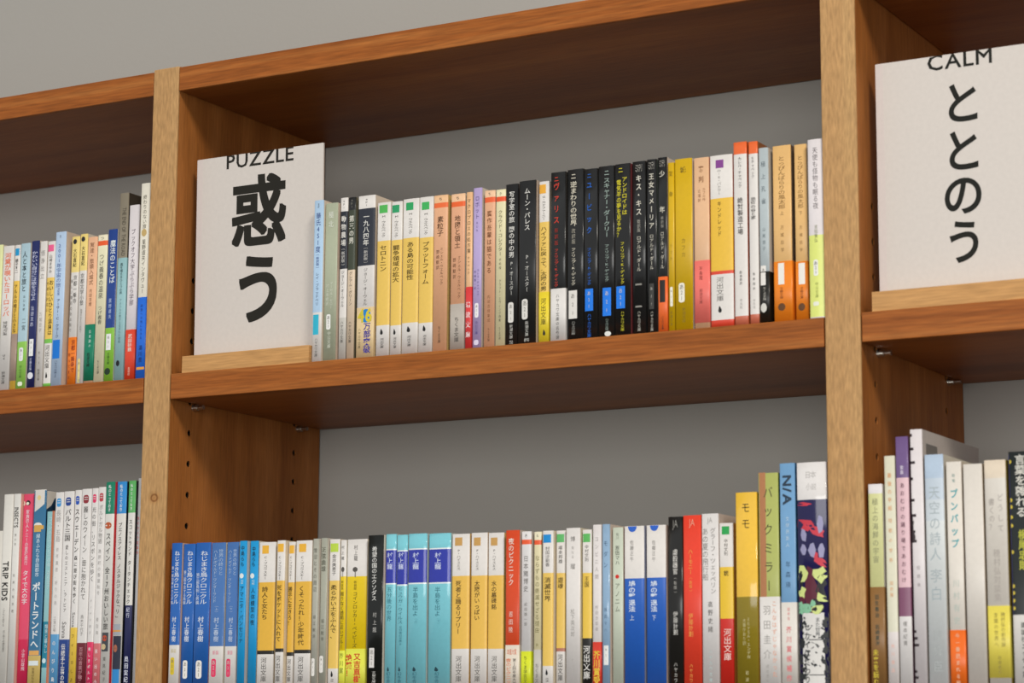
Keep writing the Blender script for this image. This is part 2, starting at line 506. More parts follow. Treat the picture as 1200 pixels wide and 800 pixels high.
def build_book(e, base, group):
    w, h, d = e['w'], e['h'], e['d']
    bu = min(e.get('bu', .5), w * 0.09)
    rough = e.get('g', .35)
    root = thing(e['n'], e['l'], 'book', ((e['x'] + w / 2) * 1e-3, e['y'] * 1e-3, base), group)
    wj = w - (0.6 if 'o' in e else 0.1)
    jacket('cover', wj, d, 0.2, e['b'], e['s'], rough, 0.5, bu, 0.0, root)
    pg = box_mesh('page_block', -(wj / 2 - 0.6) * 1e-3, (wj / 2 - 0.6) * 1e-3, (bu + 1.6) * 1e-3, (d - 1.2) * 1e-3, 0.0003, (h - 1.0) * 1e-3, M_PAGES)
    link('page_block', pg, root)
    def texts(L, parent, lift):
        for s, z1, z0, c, k in L:
            em = wj * k.get('s', .5)
            dx = wj * k.get('dx', 0)
            P, F = layout(s, z1, z0, em, dx, k.get('w', 0), k.get('r', 0))
            if P: printed(k.get('p', 'title'), P, F, wj, bu, lift, c, parent)
    def marks(L, parent, lift):
        for i, (kind, a, b, z1, z0, c, nm) in enumerate(L):
            P, F = shape(kind, (a - .5) * wj, (b - .5) * wj, z1, z0)
            printed(nm, P, F, wj, bu, lift + i * 0.012, c, parent)
    marks(e['m'], root, 0.06); 
    if e.get('gr'): cover_art(wj, bu, h, 0, root)
    over = any('label' in m[6] or 'tag' in m[6] for m in e['m'])
    texts(e['t'], root, 0.14)
    # code characters on the little white labels
    for kind, a, b, z1, z0, c, nm in e['m']:
        if nm == 'author_code_label' and z1 - z0 > 8 and wj > 6:
            P, F = layout('あ21', z1 - 1.2, z0 + 1.2, wj * .26, ((a + b) / 2 - .5) * wj, 0, 0)
            printed('author_code', P, F, wj, bu, 0.2, '#77736d' if lin(c)[1] > .2 else '#c9c5bd', root)
    for nm, c, P in e.get('sp', []):             # print on the right-hand cover board: (y, z) outline in mm
        V_ = [((wj / 2 + 0.08) * 1e-3, a * 1e-3, b * 1e-3) for a, b in P]
        link(nm, mesh(nm, V_, [tuple(range(len(V_)))], paper(c, .4, .4)), root)
    if 'o' in e:
        z1, z0, c = e['o']
        ob = jacket('belly_band', wj, d - 2, z0, [(z1, c)], c, 0.35, 0.5, bu, 0.18, root)
        texts(e.get('ot', []), ob, 0.32)
        marks(e.get('om', []), ob, 0.25)
    return root

ROWS = [
('books on the upper left shelf', 1.89836, [
 {'x':-238.3,'w':13.1,'y':3.0,'h':154.4,'d':105,'n':'paperback_book','l':'pale yellow-green paperback cut off by the left edge of the photo,upper shelf','s':'#cfc3b2','b':[(154.4,'#dfe0a6')],'t':[],'m':[]},
 {'x':-224.4,'w':14.5,'y':3.0,'h':152.1,'d':105,'n':'paperback_book','l':'white paperback with orange title letters,second from the left on the upper left shelf','s':'#cfc3b2','b':[(152.1,'#dcd7d2')],'t':[('河童が覗いたヨーロッパ',144.8,77.1,'#ee6a3a',{'s':0.62,'w':1}),('妹尾河童',72.6,57.4,'#3a3632',{'s':0.45,'p':'author_name'}),('せ4',37.7,31.4,'#3a3632',{'s':0.35,'p':'publisher_name'}),('新潮文庫',19.8,6.4,'#3a3632',{'s':0.34,'p':'publisher_name'})],'m':[]},
 {'x':-209.1,'w':8.1,'y':3.0,'h':151.8,'d':105,'n':'paperback_book','l':'thin white and yellow paperback with a small blue square and grey-brown band','s':'#cfc3b2','b':[(151.8,'#dcd7d2'),(113.9,'#eebd4c')],'t':[('藤子不二',137.3,122.0,'#3a3632',{'s':0.55,'w':1,'p':'author_name'}),('アルルの椅子と小さな',110.3,59.1,'#3f2c10',{'s':0.6,'w':1}),('河出文庫',52.8,27.0,'#3a3632',{'s':0.75,'p':'publisher_name'})],'m':[('rect',0.05,0.95,148.2,140.5,'#1a93c8','series_label'),('drop',0.3,0.75,23.4,18.1,'#1a1a1a','publisher_emblem')],'o':(58.2,9.2,'#a08a7c')},
 {'x':-200.6,'w':12.4,'y':3.0,'h':152.6,'d':105,'n':'paperback_book','l':'pale blue paperback with a lime green foot,left of the navy book','s':'#cfc3b2','b':[(152.6,'#a9c4cf'),(49.3,'#8fc653')],'t':[('人と本と旅と',144.4,101.2,'#26323a',{'s':0.5,'w':1}),('出口治明',98.5,80.6,'#3a3632',{'s':0.22,'dx':0.1,'p':'author_name'}),('二宮',74.3,60.0,'#3a3632',{'s':0.4,'dx':0.15,'p':'author_name'}),('中公文庫',24.4,11.1,'#46662a',{'s':0.3,'p':'publisher_name'})],'m':[('round',0.28,0.72,43.1,28.9,'#efeef0','author_code_label'),('round',0.25,0.75,7.5,3.1,'#e4efd2','series_label')]},
 {'x':-188.0,'w':10.3,'y':5.0,'h':154.5,'d':105,'n':'paperback_book','l':'narrow navy blue paperback with white label near its foot','s':'#cfc3b2','b':[(154.5,'#1d2760')],'t':[('かわいい自分には旅をさせよ',143.7,91.6,'#c9cde4',{'s':0.75,'w':1}),('浅田次郎',86.2,63.9,'#c9cde4',{'s':0.42,'dx':-0.05,'p':'author_name'}),('文春文庫',31.9,18.5,'#c9cde4',{'s':0.35,'p':'publisher_name'})],'m':[('rect',0.22,0.75,51.4,33.6,'#eceae8','author_code_label'),('oval',0.15,0.85,16.8,9.7,'#dcdce4','publisher_emblem')]},
 {'x':-176.5,'w':9.1,'y':5.0,'h':153.0,'d':105,'n':'paperback_book','l':'narrow white paperback with four widely spaced grey title characters,between navy and yellow-banded books','s':'#cfc3b2','b':[(153.0,'#dcd7d2')],'t':[('悟浄出立',144.4,112.1,'#8f8b86',{'s':0.6}),('万城目学',79.0,56.8,'#a09c96',{'s':0.42,'p':'author_name'}),('ま23',39.0,23.1,'#6d6965',{'s':0.3,'p':'publisher_name'}),('新潮文庫',19.5,7.2,'#55514d',{'s':0.35,'p':'publisher_name'})],'m':[]},
 {'x':-166.2,'w':9.8,'y':5.0,'h':151.9,'d':105,'n':'paperback_book','l':'white and yellow paperback with a small pink square at its head','s':'#cfc3b2','b':[(151.9,'#dcd7d2'),(113.8,'#ecc35e'),(49.7,'#78c050'),(45.3,'#dcd7d2'),(3.8,'#78c050')],'t':[('山崎まゆみ',138.0,118.3,'#3a3632',{'s':0.42,'p':'author_name'}),('おいしいひとり温泉は',111.2,53.3,'#33260e',{'s':0.55,'dx':0.2,'w':1}),('やめられない',110.3,77.3,'#6b4e1c',{'s':0.4,'dx':-0.25}),('河出文庫',43.5,18.8,'#3a3632',{'s':0.62,'p':'publisher_name'})],'m':[('rect',0.08,0.85,148.3,141.2,'#ec6290','series_label'),('drop',0.32,0.66,15.3,9.1,'#1a1a1a','publisher_emblem')]},
 {'x':-156.2,'w':13.6,'y':5.0,'h':160.6,'d':105,'n':'paperback_book','l':'thick light blue paperback with a bright blue label,taller than its neighbours','s':'#cdb8a4','b':[(160.6,'#b3c9e2')],'t':[('SF',157.5,153.9,'#3a3632',{'s':0.3,'p':'publisher_name'}),('2001年宇宙の旅',148.5,102.1,'#4a5f9c',{'s':0.5,'dx':-0.05}),('決定版',102.1,94.1,'#4a5f9c',{'s':0.25}),('アーサー・C・クラーク',90.5,49.7,'#3b4466',{'s':0.34,'w':1,'p':'author_name'}),('ハヤカワ文庫SF',26.8,8.3,'#49536e',{'s':0.3,'p':'publisher_name'})],'m':[('rect',0.12,0.8,47.9,28.5,'#1273d0','series_label')]},
 {'x':-138.2,'w':10.7,'y':9.0,'h':154.8,'d':105,'n':'paperback_book','l':'yellow-topped paperback with an orange belly band,beside the thick light blue book','s':'#cfc3b2','b':[(154.8,'#e8cf7c'),(117.3,'#dcd7d2')],'t':[('大石直紀',142.3,122.7,'#37301c',{'s':0.45,'w':1,'p':'author_name'}),('京都一乗寺',114.6,84.4,'#3a3632',{'s':0.48,'dx':0.15}),('美しい書店のある街で',111.1,54.3,'#77726c',{'s':0.34,'dx':-0.28})],'m':[('oval',0.2,0.68,152.1,146.8,'#26262a','publisher_emblem')],'o':(49.9,0.3,'#ef7a22'),'ot':[('京都一乗寺で',47.3,12.9,'#8c2a12',{'s':0.5,'dx':0.2,'w':1}),('待ってます',34.9,5.0,'#8c2a12',{'s':0.34,'dx':-0.25})]},
 {'x':-126.9,'w':9.5,'y':9.0,'h':156.4,'d':105,'n':'paperback_book','l':'yellow-topped paperback with a white lower spine and no belly band','s':'#cfc3b2','b':[(156.4,'#e8cf7c'),(118.1,'#dcd7d2')],'t':[('大石直紀',143.9,123.4,'#37301c',{'s':0.48,'w':1,'p':'author_name'}),('京都文学小景',115.4,81.7,'#3a3632',{'s':0.55}),('物語の生まれた街角で',78.2,53.5,'#8b8680',{'s':0.28,'p':'author_name'}),('光文社',6.0,3.4,'#55514d',{'s':0.3,'p':'publisher_name'})],'m':[('oval',0.15,0.7,153.7,148.4,'#26262a','publisher_emblem'),('round',0.3,0.62,27.1,2.5,'#e3d28c','author_code_label')]},
 {'x':-117.0,'w':12.7,'y':9.0,'h':152.2,'d':105,'n':'paperback_book','l':'peach paperback wrapped in a dark green belly band','s':'#cfc3b2','b':[(152.2,'#e7b48f')],'t':[('冥途・旅順入城式',146.4,102.0,'#6e4224',{'s':0.46}),('内田百閒',98.4,79.9,'#6e4224',{'s':0.3,'p':'author_name'})],'m':[],'o':(61.4,3.5,'#0d7b5c'),'ot':[('岩波文庫',32.4,17.5,'#12251e',{'s':0.35,'w':1}),('百鬼園の',56.1,36.8,'#cfe3da',{'s':0.25,'dx':0.1})]},
 {'x':-103.9,'w':12.4,'y':9.0,'h':153.1,'d':105,'n':'paperback_book','l':'cream paperback with a short orange stripe near its head,left of the dark blue book','s':'#cfc3b2','b':[(153.1,'#e6ddc0'),(146.9,'#ec5a24'),(141.9,'#e9e2bf')],'t':[('つ',151.3,147.8,'#3a3632',{'s':0.4,'p':'publisher_name'}),('つげ義春の温泉',133.6,86.7,'#3a3632',{'s':0.5}),('つげ義春',79.7,60.3,'#3a3632',{'s':0.4,'p':'author_name'}),('ちくま文庫',23.6,9.6,'#3a3632',{'s':0.25,'p':'publisher_name'})],'m':[]},
 {'x':-90.7,'w':11.5,'y':9.0,'h':157.6,'d':105,'n':'paperback_book','l':'dark blue paperback with a bright green foot and white rectangle','s':'#e4dccb','b':[(157.6,'#1d3f88'),(55.8,'#86bf3e')],'t':[('魔法のことば',146.5,101.4,'#dfe6f2',{'s':0.62,'dx':0.1,'w':1}),('星野道夫',86.5,64.5,'#b9c8e4',{'s':0.36,'p':'author_name'}),('文春文庫',30.5,18.3,'#2f5316',{'s':0.3,'p':'publisher_name'})],'m':[('rect',0.18,0.72,49.7,33.1,'#eceae8','author_code_label'),('oval',0.1,0.75,14.8,7.8,'#1d3420','publisher_emblem')]},
 {'x':-77.5,'w':11.7,'y':9.0,'h':193.9,'d':128,'n':'hardcover_book','l':'tall grey-taupe book with a long pale teal jacket band','s':'#3a332b','b':[(193.9,'#857c6b')],'t':[('THE END OF THE ROAD',178.8,128.4,'#4a4337',{'s':0.42,'dx':0.1,'r':1})],'m':[],'o':(126.6,0.8,'#94bcc0'),'ot':[('異を唱えるひとつの声',121.4,88.8,'#4a6468',{'s':0.32,'w':1}),('アメリカの旅から生まれた物語',84.5,39.0,'#5a7478',{'s':0.26})],'om':[('oval',0.22,0.62,21.7,15.6,'#16181a','publisher_emblem')]},
 {'x':-64.6,'w':13.3,'y':9.0,'h':180.0,'d':120,'n':'paperback_book','l':'white-lavender book with a red-orange foot,second from the left upright','s':'#cfc3b2','b':[(180.0,'#ddd6d8')],'t':[('ブックオフ大学ぶらぶら学部',155.3,76.3,'#5a4d5c',{'s':0.46})],'m':[],'o':(51.9,0.3,'#e0452a'),'ot':[('武田砂鉄',47.5,29.3,'#f6dccf',{'s':0.42,'w':1}),('夏葉社',13.7,5.1,'#f0b8a6',{'s':0.25})]},
 {'x':-45.7,'w':12.3,'y':3.0,'h':199.3,'d':130,'n':'paperback_book','l':'tallest cream book with a vivid blue band,touching the left upright','s':'#cfc3b2','b':[(199.3,'#e2dccd')],'t':[('終わりのない旅',187.4,152.3,'#55503f',{'s':0.42}),('星野道夫インタヴュー',141.7,85.9,'#4a4638',{'s':0.42})],'m':[('oval',0.2,0.75,152.3,144.4,'#c1a469','publisher_emblem')],'o':(82.4,0.3,'#1f6ad8'),'ot':[('原野への旅に生きる',75.5,39.1,'#1b3a80',{'s':0.24}),('湯川豊',34.0,15.9,'#15306e',{'s':0.4,'w':1})],'om':[('rect',0.12,0.95,11.6,9.0,'#e09a3a','series_label')]},
]),
('paperbacks on the upper middle shelf', 1.9, [
 {'x':165.0,'w':10.7,'y':4.0,'h':157.6,'d':105,'n':'paperback_book','l':'thin light blue paperback with a cyan label,touching the white sign with bold characters','s':'#d8c8b4','b':[(157.6,'#aac6e0'),(47.9,'#dcd7d2')],'t':[('SF',154.7,149.6,'#3a3632',{'s':0.4,'p':'publisher_name'}),('華氏451度',145.4,106.1,'#2f4486',{'s':0.55}),('〔新訳版〕',105.2,90.2,'#2f4486',{'s':0.35}),('レイ・ブラッドベリ',86.9,54.5,'#39415c',{'s':0.38,'p':'author_name'}),('ハヤカワ文庫',23.1,4.9,'#4a4844',{'s':0.32,'p':'publisher_name'})],'m':[('rect',0.02,0.72,45.8,26.4,'#2fb0cb','series_label')]},
 {'x':176.4,'w':14.1,'y':6.3,'h':153.9,'d':105,'n':'paperback_book','l':'sage green paperback with white lettering,second on the upper middle shelf','s':'#c8b3a0','b':[(153.9,'#a8ae96')],'t':[('極北',147.0,128.6,'#d3d6c8',{'s':0.42,'w':1}),('マーセル・セロー',77.0,50.4,'#cfd2c2',{'s':0.24,'dx':0.12,'p':'author_name'}),('村上春樹訳',75.3,53.7,'#cfd2c2',{'s':0.24,'dx':-0.2,'p':'author_name'}),('中公文庫',29.0,12.5,'#cfd2c2',{'s':0.3,'p':'publisher_name'})],'m':[('round',0.25,0.6,45.5,30.6,'#eceae4','author_code_label')]},
 {'x':191.9,'w':8.4,'y':9.0,'h':158.3,'d':105,'n':'paperback_book','l':'thin black and white paperback beside the sage green one','s':'#8a7568','b':[(158.3,'#dcd7d2'),(144.9,'#20242e'),(88.7,'#dcd7d2'),(41.6,'#c6c2ba')],'t':[('epi',156.3,147.1,'#6a6661',{'s':0.45,'p':'publisher_name'}),('動物農場',141.2,110.3,'#e2dfd8',{'s':0.68,'w':1}),('〔新訳版〕',109.5,91.2,'#d5d2cc',{'s':0.5}),('ジョージ・オーウェル',87.1,51.5,'#3c3834',{'s':0.45,'p':'author_name'}),('ハヤカワ文庫',38.3,16.9,'#4c4844',{'s':0.4,'p':'publisher_name'})],'m':[]},
 {'x':201.0,'w':8.3,'y':9.0,'h':157.8,'d':105,'n':'paperback_book','l':'thin paperback with a black and dark olive upper spine and beige foot','s':'#6c6654','b':[(157.8,'#1d1d1d'),(145.3,'#3b4132'),(87.0,'#dbc6ac')],'t':[('epi',156.2,147.0,'#8d8a80',{'s':0.45,'p':'publisher_name'}),('第三の男',140.3,111.9,'#dcdacd',{'s':0.7,'w':1}),('グレアム・グリーン',85.4,52.3,'#4a4036',{'s':0.45,'p':'author_name'}),('ハヤカワ文庫',37.5,16.2,'#4c4238',{'s':0.4,'p':'publisher_name'})],'m':[]},
 {'x':212.0,'w':19.6,'y':9.0,'h':157.7,'d':105,'n':'paperback_book','l':'thick black and white paperback whose tan band reads 46','s':'#d5c5b3','b':[(157.7,'#dcd7d2'),(145.2,'#262a35'),(89.6,'#d9d4d0')],'t':[('epi',155.2,146.9,'#6d6964',{'s':0.25,'p':'publisher_name'}),('一九八四年',140.2,108.7,'#dedcd6',{'s':0.36,'w':1}),('〔新訳版〕',107.8,91.3,'#c9c6c0',{'s':0.26}),('ジョージ・オーウェル',87.2,50.9,'#45413d',{'s':0.26,'p':'author_name'})],'m':[],'o':(49.3,0.3,'#dcc294'),'ot':[('46',47.6,35.4,'#d4c234',{'s':0.9,'w':3,'r':2}),('万部突破',34.5,5.1,'#3a3390',{'s':0.42,'dx':0.15,'w':2}),('ハヤカワ文庫',29.6,10.0,'#6a5a44',{'s':0.16,'dx':-0.3})],'om':[('oval',0.28,0.85,47.6,34.5,'#1c7fc8','price_sticker')]},
 {'x':234.1,'w':14.7,'y':9.0,'h':148.9,'d':105,'n':'paperback_book','l':'yellow paperback with green square,first of four alike,beside the band reading 46','s':'#d9cbb4','b':[(148.9,'#dcd7d2'),(111.7,'#e6c05c'),(30.5,'#dcd7d2')],'t':[('M.ウエルベック',136.5,115.0,'#4b4743',{'s':0.33986928104575137,'p':'author_name'}),('セロトニン',107.6,82.0,'#4a3a12',{'s':0.5490196078431369,'w':1}),('河出文庫',18.3,8.5,'#3a3632',{'s':0.3,'p':'publisher_name'})],'m':[('rect',0.15,0.78,146.4,138.6,'#4fb153','series_label'),('drop',0.3,0.6,27.2,21.5,'#1a1a1a','publisher_emblem')]},
 {'x':249.7,'w':12.1,'y':9.0,'h':148.2,'d':105,'n':'paperback_book','l':'second yellow paperback with dark green square,narrowest of the four alike','s':'#d9cbb4','b':[(148.2,'#dcd7d2'),(111.1,'#e6c05c'),(29.3,'#dcd7d2')],'t':[('M.ウエルベック',135.0,113.6,'#4b4743',{'s':0.4094488188976382,'p':'author_name'}),('闘争領域の拡大',106.2,70.1,'#4a3a12',{'s':0.62,'w':1}),('河出文庫',18.0,7.4,'#3a3632',{'s':0.3,'p':'publisher_name'})],'m':[('rect',0.08,0.75,144.9,137.5,'#2b9a62','series_label'),('drop',0.3,0.6,26.1,20.4,'#1a1a1a','publisher_emblem')]},
 {'x':262.6,'w':17.7,'y':9.0,'h':149.2,'d':105,'n':'paperback_book','l':'wide yellow paperback with dark green square,third of the four alike','s':'#d9cbb4','b':[(149.2,'#dcd7d2'),(111.6,'#e6c05c'),(30.5,'#dcd7d2')],'t':[('M.ウエルベック',135.8,115.3,'#4b4743',{'s':0.2780748663101606,'p':'author_name'}),('ある島の可能性',107.9,71.1,'#4a3a12',{'s':0.44919786096256714,'w':1}),('河出文庫',18.4,7.9,'#3a3632',{'s':0.25,'p':'publisher_name'})],'m':[('rect',0.2,0.66,145.7,138.3,'#2b9f5c','series_label'),('drop',0.3,0.6,27.3,21.6,'#1a1a1a','publisher_emblem')]},
 {'x':280.8,'w':15.3,'y':9.0,'h':149.2,'d':105,'n':'paperback_book','l':'yellow paperback with green square immediately left of the peach books','s':'#d9cbb4','b':[(149.2,'#dcd7d2'),(110.3,'#e6c05c'),(29.1,'#dcd7d2')],'t':[('M.ウエルベック',134.0,112.7,'#4b4743',{'s':0.31901840490797523,'p':'author_name'}),('プラットフォーム',106.2,65.5,'#4a3a12',{'s':0.5153374233128831,'w':1}),('河出文庫',17.8,7.4,'#3a3632',{'s':0.25,'p':'publisher_name'})],'m':[('rect',0.18,0.72,144.3,136.9,'#3fae5a','series_label'),('drop',0.3,0.6,26.7,21.1,'#1a1a1a','publisher_emblem')]},
 {'x':296.5,'w':15.3,'y':9.0,'h':149.1,'d':105,'n':'paperback_book','l':'peach paperback with an orange stripe,first right of the yellow ones','s':'#c9a868','b':[(149.1,'#e6b88c'),(141.8,'#ee6a34'),(137.1,'#e5ad85')],'t':[('ち',147.1,143.8,'#3a3632',{'s':0.25,'p':'publisher_name'}),('素粒子',129.1,109.6,'#5a3a22',{'s':0.46,'w':1}),('ミシェル・ウエルベック',99.0,63.3,'#6b452c',{'s':0.24,'dx':0.12,'p':'author_name'}),('野崎歓訳',97.4,77.9,'#6b452c',{'s':0.24,'dx':-0.16,'p':'author_name'}),('ちくま文庫',24.6,8.6,'#4a3322',{'s':0.2,'p':'publisher_name'})],'m':[]},
 {'x':315.1,'w':15.5,'y':9.0,'h':148.3,'d':105,'n':'paperback_book','l':'peach paperback with an orange stripe and a grey band at its foot','s':'#cfc3b2','b':[(148.3,'#e8bd96'),(141.0,'#ee6229'),(136.1,'#e3a882')],'t':[('ち',145.9,142.6,'#3a3632',{'s':0.25,'p':'publisher_name'}),('地図と領土',128.0,96.3,'#5a3a22',{'s':0.44,'w':1}),('ミシェル・ウエルベック',89.1,48.8,'#6b452c',{'s':0.24,'dx':0.15,'p':'author_name'}),('野崎歓訳',88.3,67.3,'#6b452c',{'s':0.24,'dx':-0.2,'p':'author_name'})],'m':[],'o':(44.0,0.3,'#b5aca2'),'ot':[('ちくま文庫',31.9,8.0,'#3c3834',{'s':0.35})]},
 {'x':331.6,'w':7.0,'y':9.0,'h':148.6,'d':105,'n':'paperback_book','l':'very thin peach paperback with a red band at its foot','s':'#cfc3b2','b':[(148.6,'#e5b586')],'t':[('マクロプロスの処方箋',142.9,90.3,'#5d4630',{'s':0.6}),('チャペック',87.9,70.2,'#6b5138',{'s':0.4,'p':'author_name'})],'m':[],'o':(59.0,0.3,'#d83a3c'),'ot':[('岩波文庫',46.9,9.4,'#f1dedd',{'s':0.8,'w':1})]},
 {'x':339.4,'w':9.2,'y':9.0,'h':151.7,'d':105,'n':'paperback_book','l':'lavender paperback,the only purple one on the upper middle shelf','s':'#d8cbb9','b':[(151.7,'#b2a0cd')],'t':[('ロボット',144.4,121.7,'#4c3f78',{'s':0.5}),('RUR',120.1,109.6,'#4c3f78',{'s':0.28,'p':'publisher_name'}),('カレル・チャペック',75.0,49.4,'#5b4e86',{'s':0.26,'dx':0.15,'p':'author_name'}),('阿部賢一訳',74.2,55.0,'#5b4e86',{'s':0.26,'dx':-0.2,'p':'author_name'}),('中公文庫',26.2,13.5,'#5b4e86',{'s':0.35,'p':'publisher_name'})],'m':[('round',0.28,0.72,43.0,29.4,'#e8e4ec','author_code_label'),('round',0.2,0.75,8.7,3.9,'#d8d0e4','series_label')]},
 {'x':351.3,'w':11.3,'y':9.0,'h':147.8,'d':105,'n':'paperback_book','l':'peach paperback with an orange stripe right of the lavender one','s':'#cfc3b2','b':[(147.8,'#e9bf9b'),(141.4,'#ec6030'),(136.5,'#e4ab86')],'t':[('ち',146.2,143.0,'#3a3632',{'s':0.25,'p':'publisher_name'}),('贋作吾輩は猫である',129.2,69.0,'#7a4a2a',{'s':0.46,'w':1}),('内田百閒集成',49.8,23.6,'#8a5a3a',{'s':0.26,'p':'author_name'}),('ちくま文庫',18.8,6.1,'#6a452c',{'s':0.22,'p':'publisher_name'})],'m':[]},
 {'x':363.5,'w':10.3,'y':9.0,'h':147.4,'d':105,'n':'paperback_book','l':'cream paperback with an orange stripe immediately left of the black books','s':'#cfc3b2','b':[(147.4,'#e5dcb4'),(140.7,'#ec5426'),(136.1,'#e4dbb0')],'t':[('ク',144.9,141.7,'#3a3632',{'s':0.3,'p':'publisher_name'}),('クラウド・コレクター',128.0,84.7,'#5f5942',{'s':0.46}),('手帖版',83.1,71.9,'#6c6650',{'s':0.24,'p':'author_name'}),('クラフト・エヴィング商會',63.1,23.4,'#6c6650',{'s':0.26,'p':'author_name'}),('ちくま文庫',18.7,6.8,'#6c6650',{'s':0.22,'p':'publisher_name'})],'m':[]},
 {'x':374.0,'w':13.3,'y':9.0,'h':151.2,'d':105,'n':'paperback_book','l':'first black paperback from the left,with a white rounded label','s':'#4b443c','b':[(151.2,'#1d1d1d')],'t':[('写字室の旅',144.4,114.7,'#d6d4ce',{'s':0.46,'w':1}),('闇の中の男',111.5,82.0,'#d6d4ce',{'s':0.46,'w':1}),('P・オースター',78.8,47.0,'#c9c7c1',{'s':0.34,'p':'author_name'}),('新潮文庫',20.1,6.7,'#bdbbb5',{'s':0.28,'p':'publisher_name'}),('750',5.1,1.9,'#bdbbb5',{'s':0.3,'r':2,'p':'publisher_name'})],'m':[('round',0.24,0.68,40.6,21.6,'#d9d6d0','author_code_label')]},
 {'x':391.4,'w':17.6,'y':3.0,'h':151.0,'d':105,'n':'paperback_book','l':'wide black paperback left of the single white and yellow one','s':'#b3a293','b':[(151.0,'#1d1d1d')],'t':[('ムーン・パレス',144.2,104.4,'#d6d4ce',{'s':0.36,'w':1}),('P・オースター',82.2,47.4,'#c9c7c1',{'s':0.27,'p':'author_name'}),('新潮文庫',20.7,6.6,'#bdbbb5',{'s':0.22,'p':'publisher_name'}),('890',5.0,1.9,'#bdbbb5',{'s':0.3,'r':2,'p':'publisher_name'})],'m':[('round',0.2,0.55,41.1,22.3,'#d9d6d0','author_code_label')]},
 {'x':410.1,'w':11.0,'y':6.2,'h':149.2,'d':105,'n':'paperback_book','l':'white and yellow paperback standing alone among the black ones','s':'#d9cbb4','b':[(149.2,'#dcd7d2'),(111.4,'#e6c05c'),(46.6,'#dcd7d2')],'t':[('G・カナファーニー',136.0,113.0,'#4b4743',{'s':0.4193548387096782,'p':'author_name'}),('ハイファに戻って／太陽の男',107.4,47.4,'#4a3a12',{'s':0.62,'w':1})],'m':[('rect',0.05,0.7,146.4,138.0,'#eaaa3a','series_label')],'o':(46.6,0.3,'#edd032'),'ot':[('河出文庫',41.1,16.0,'#4a3f12',{'s':0.55})],'om':[('drop',0.4,0.75,12.1,6.6,'#1a1a1a','publisher_emblem')]},
 {'x':424.0,'w':15.8,'y':3.0,'h':155.4,'d':105,'n':'paperback_book','l':'black paperback with red lettering and a tall white band at its foot','s':'#3c3834','b':[(155.4,'#1d1d1d')],'t':[('ニ',152.2,145.8,'#cf3c2a',{'s':0.34,'dx':-0.1,'w':1,'p':'publisher_name'}),('ヴァリス',147.1,105.9,'#cf3c2a',{'s':0.42,'dx':-0.1,'w':1}),('フィリップ・K・ディック',84.6,49.3,'#cf3c2a',{'s':0.3,'dx':-0.1,'w':1,'p':'author_name'}),('新訳版',104.3,87.0,'#9f2c20',{'s':0.26,'dx':-0.1})],'m':[],'g':0.2,'o':(47.8,0.3,'#dbd7d3'),'ot':[('ハヤカワ文庫の名作選',43.1,1.0,'#4a4744',{'s':0.22,'dx':0})]},
 {'x':440.7,'w':16.6,'y':4.0,'h':156.3,'d':105,'n':'paperback_book','l':'black paperback with cream lettering,between red-lettered and blue-lettered ones','s':'#3c3834','b':[(156.3,'#1d1d1d')],'t':[('ニ',153.1,146.8,'#d2cbb9',{'s':0.34,'dx':-0.1,'w':1,'p':'publisher_name'}),('逆まわりの世界',145.4,103.6,'#d2cbb9',{'s':0.42,'dx':-0.1,'w':1}),('フィリップ・K・ディック',83.9,49.5,'#d2cbb9',{'s':0.3,'dx':-0.1,'w':1,'p':'author_name'}),('改訳版',102.0,87.1,'#a8a294',{'s':0.24,'dx':-0.1}),('ハヤカワ文庫',16.9,4.5,'#a8a6a0',{'s':0.24,'dx':-0.1,'p':'publisher_name'})],'m':[('rect',0.1,0.62,44.9,19.2,'#dcd8d2','author_code_label')],'g':0.2},
 {'x':457.8,'w':13.8,'y':4.0,'h':155.0,'d':105,'n':'paperback_book','l':'black paperback with bright blue lettering and a blue label','s':'#3c3834','b':[(155.0,'#1d1d1d')],'t':[('ニ',151.8,145.5,'#1f63c4',{'s':0.34,'dx':-0.1,'w':1,'p':'publisher_name'}),('ユービック',145.2,93.3,'#1f63c4',{'s':0.42,'dx':-0.1,'w':1}),('フィリップ・K・ディック',82.4,48.1,'#1f63c4',{'s':0.3,'dx':-0.1,'w':1,'p':'author_name'}),('ハヤカワ文庫',22.6,0.9,'#1f63c4',{'s':0.3,'dx':-0.1,'p':'publisher_name'})],'m':[('rect',0.08,0.68,45.0,24.9,'#1877e2','author_code_label')],'g':0.2},
 {'x':472.2,'w':16.0,'y':4.0,'h':155.7,'d':105,'n':'paperback_book','l':'black paperback with grey-green lettering and a blue label','s':'#3c3834','b':[(155.7,'#1d1d1d')],'t':[('ニ',152.5,146.2,'#93a49c',{'s':0.34,'dx':0.05,'w':1,'p':'publisher_name'}),('スキャナー・ダークリー',145.0,90.2,'#93a49c',{'s':0.42,'dx':0.05,'w':1}),('フィリップ・K・ディック',84.0,49.9,'#93a49c',{'s':0.3,'dx':0.05,'w':1,'p':'author_name'}),('ハヤカワ文庫',16.6,5.9,'#8a9a92',{'s':0.22,'dx':0.05,'p':'publisher_name'})],'m':[('rect',0.28,0.8,44.4,19.0,'#1877e2','author_code_label'),('oval',0.4,0.8,5.1,0.5,'#dcdcd8','publisher_emblem')],'g':0.2},
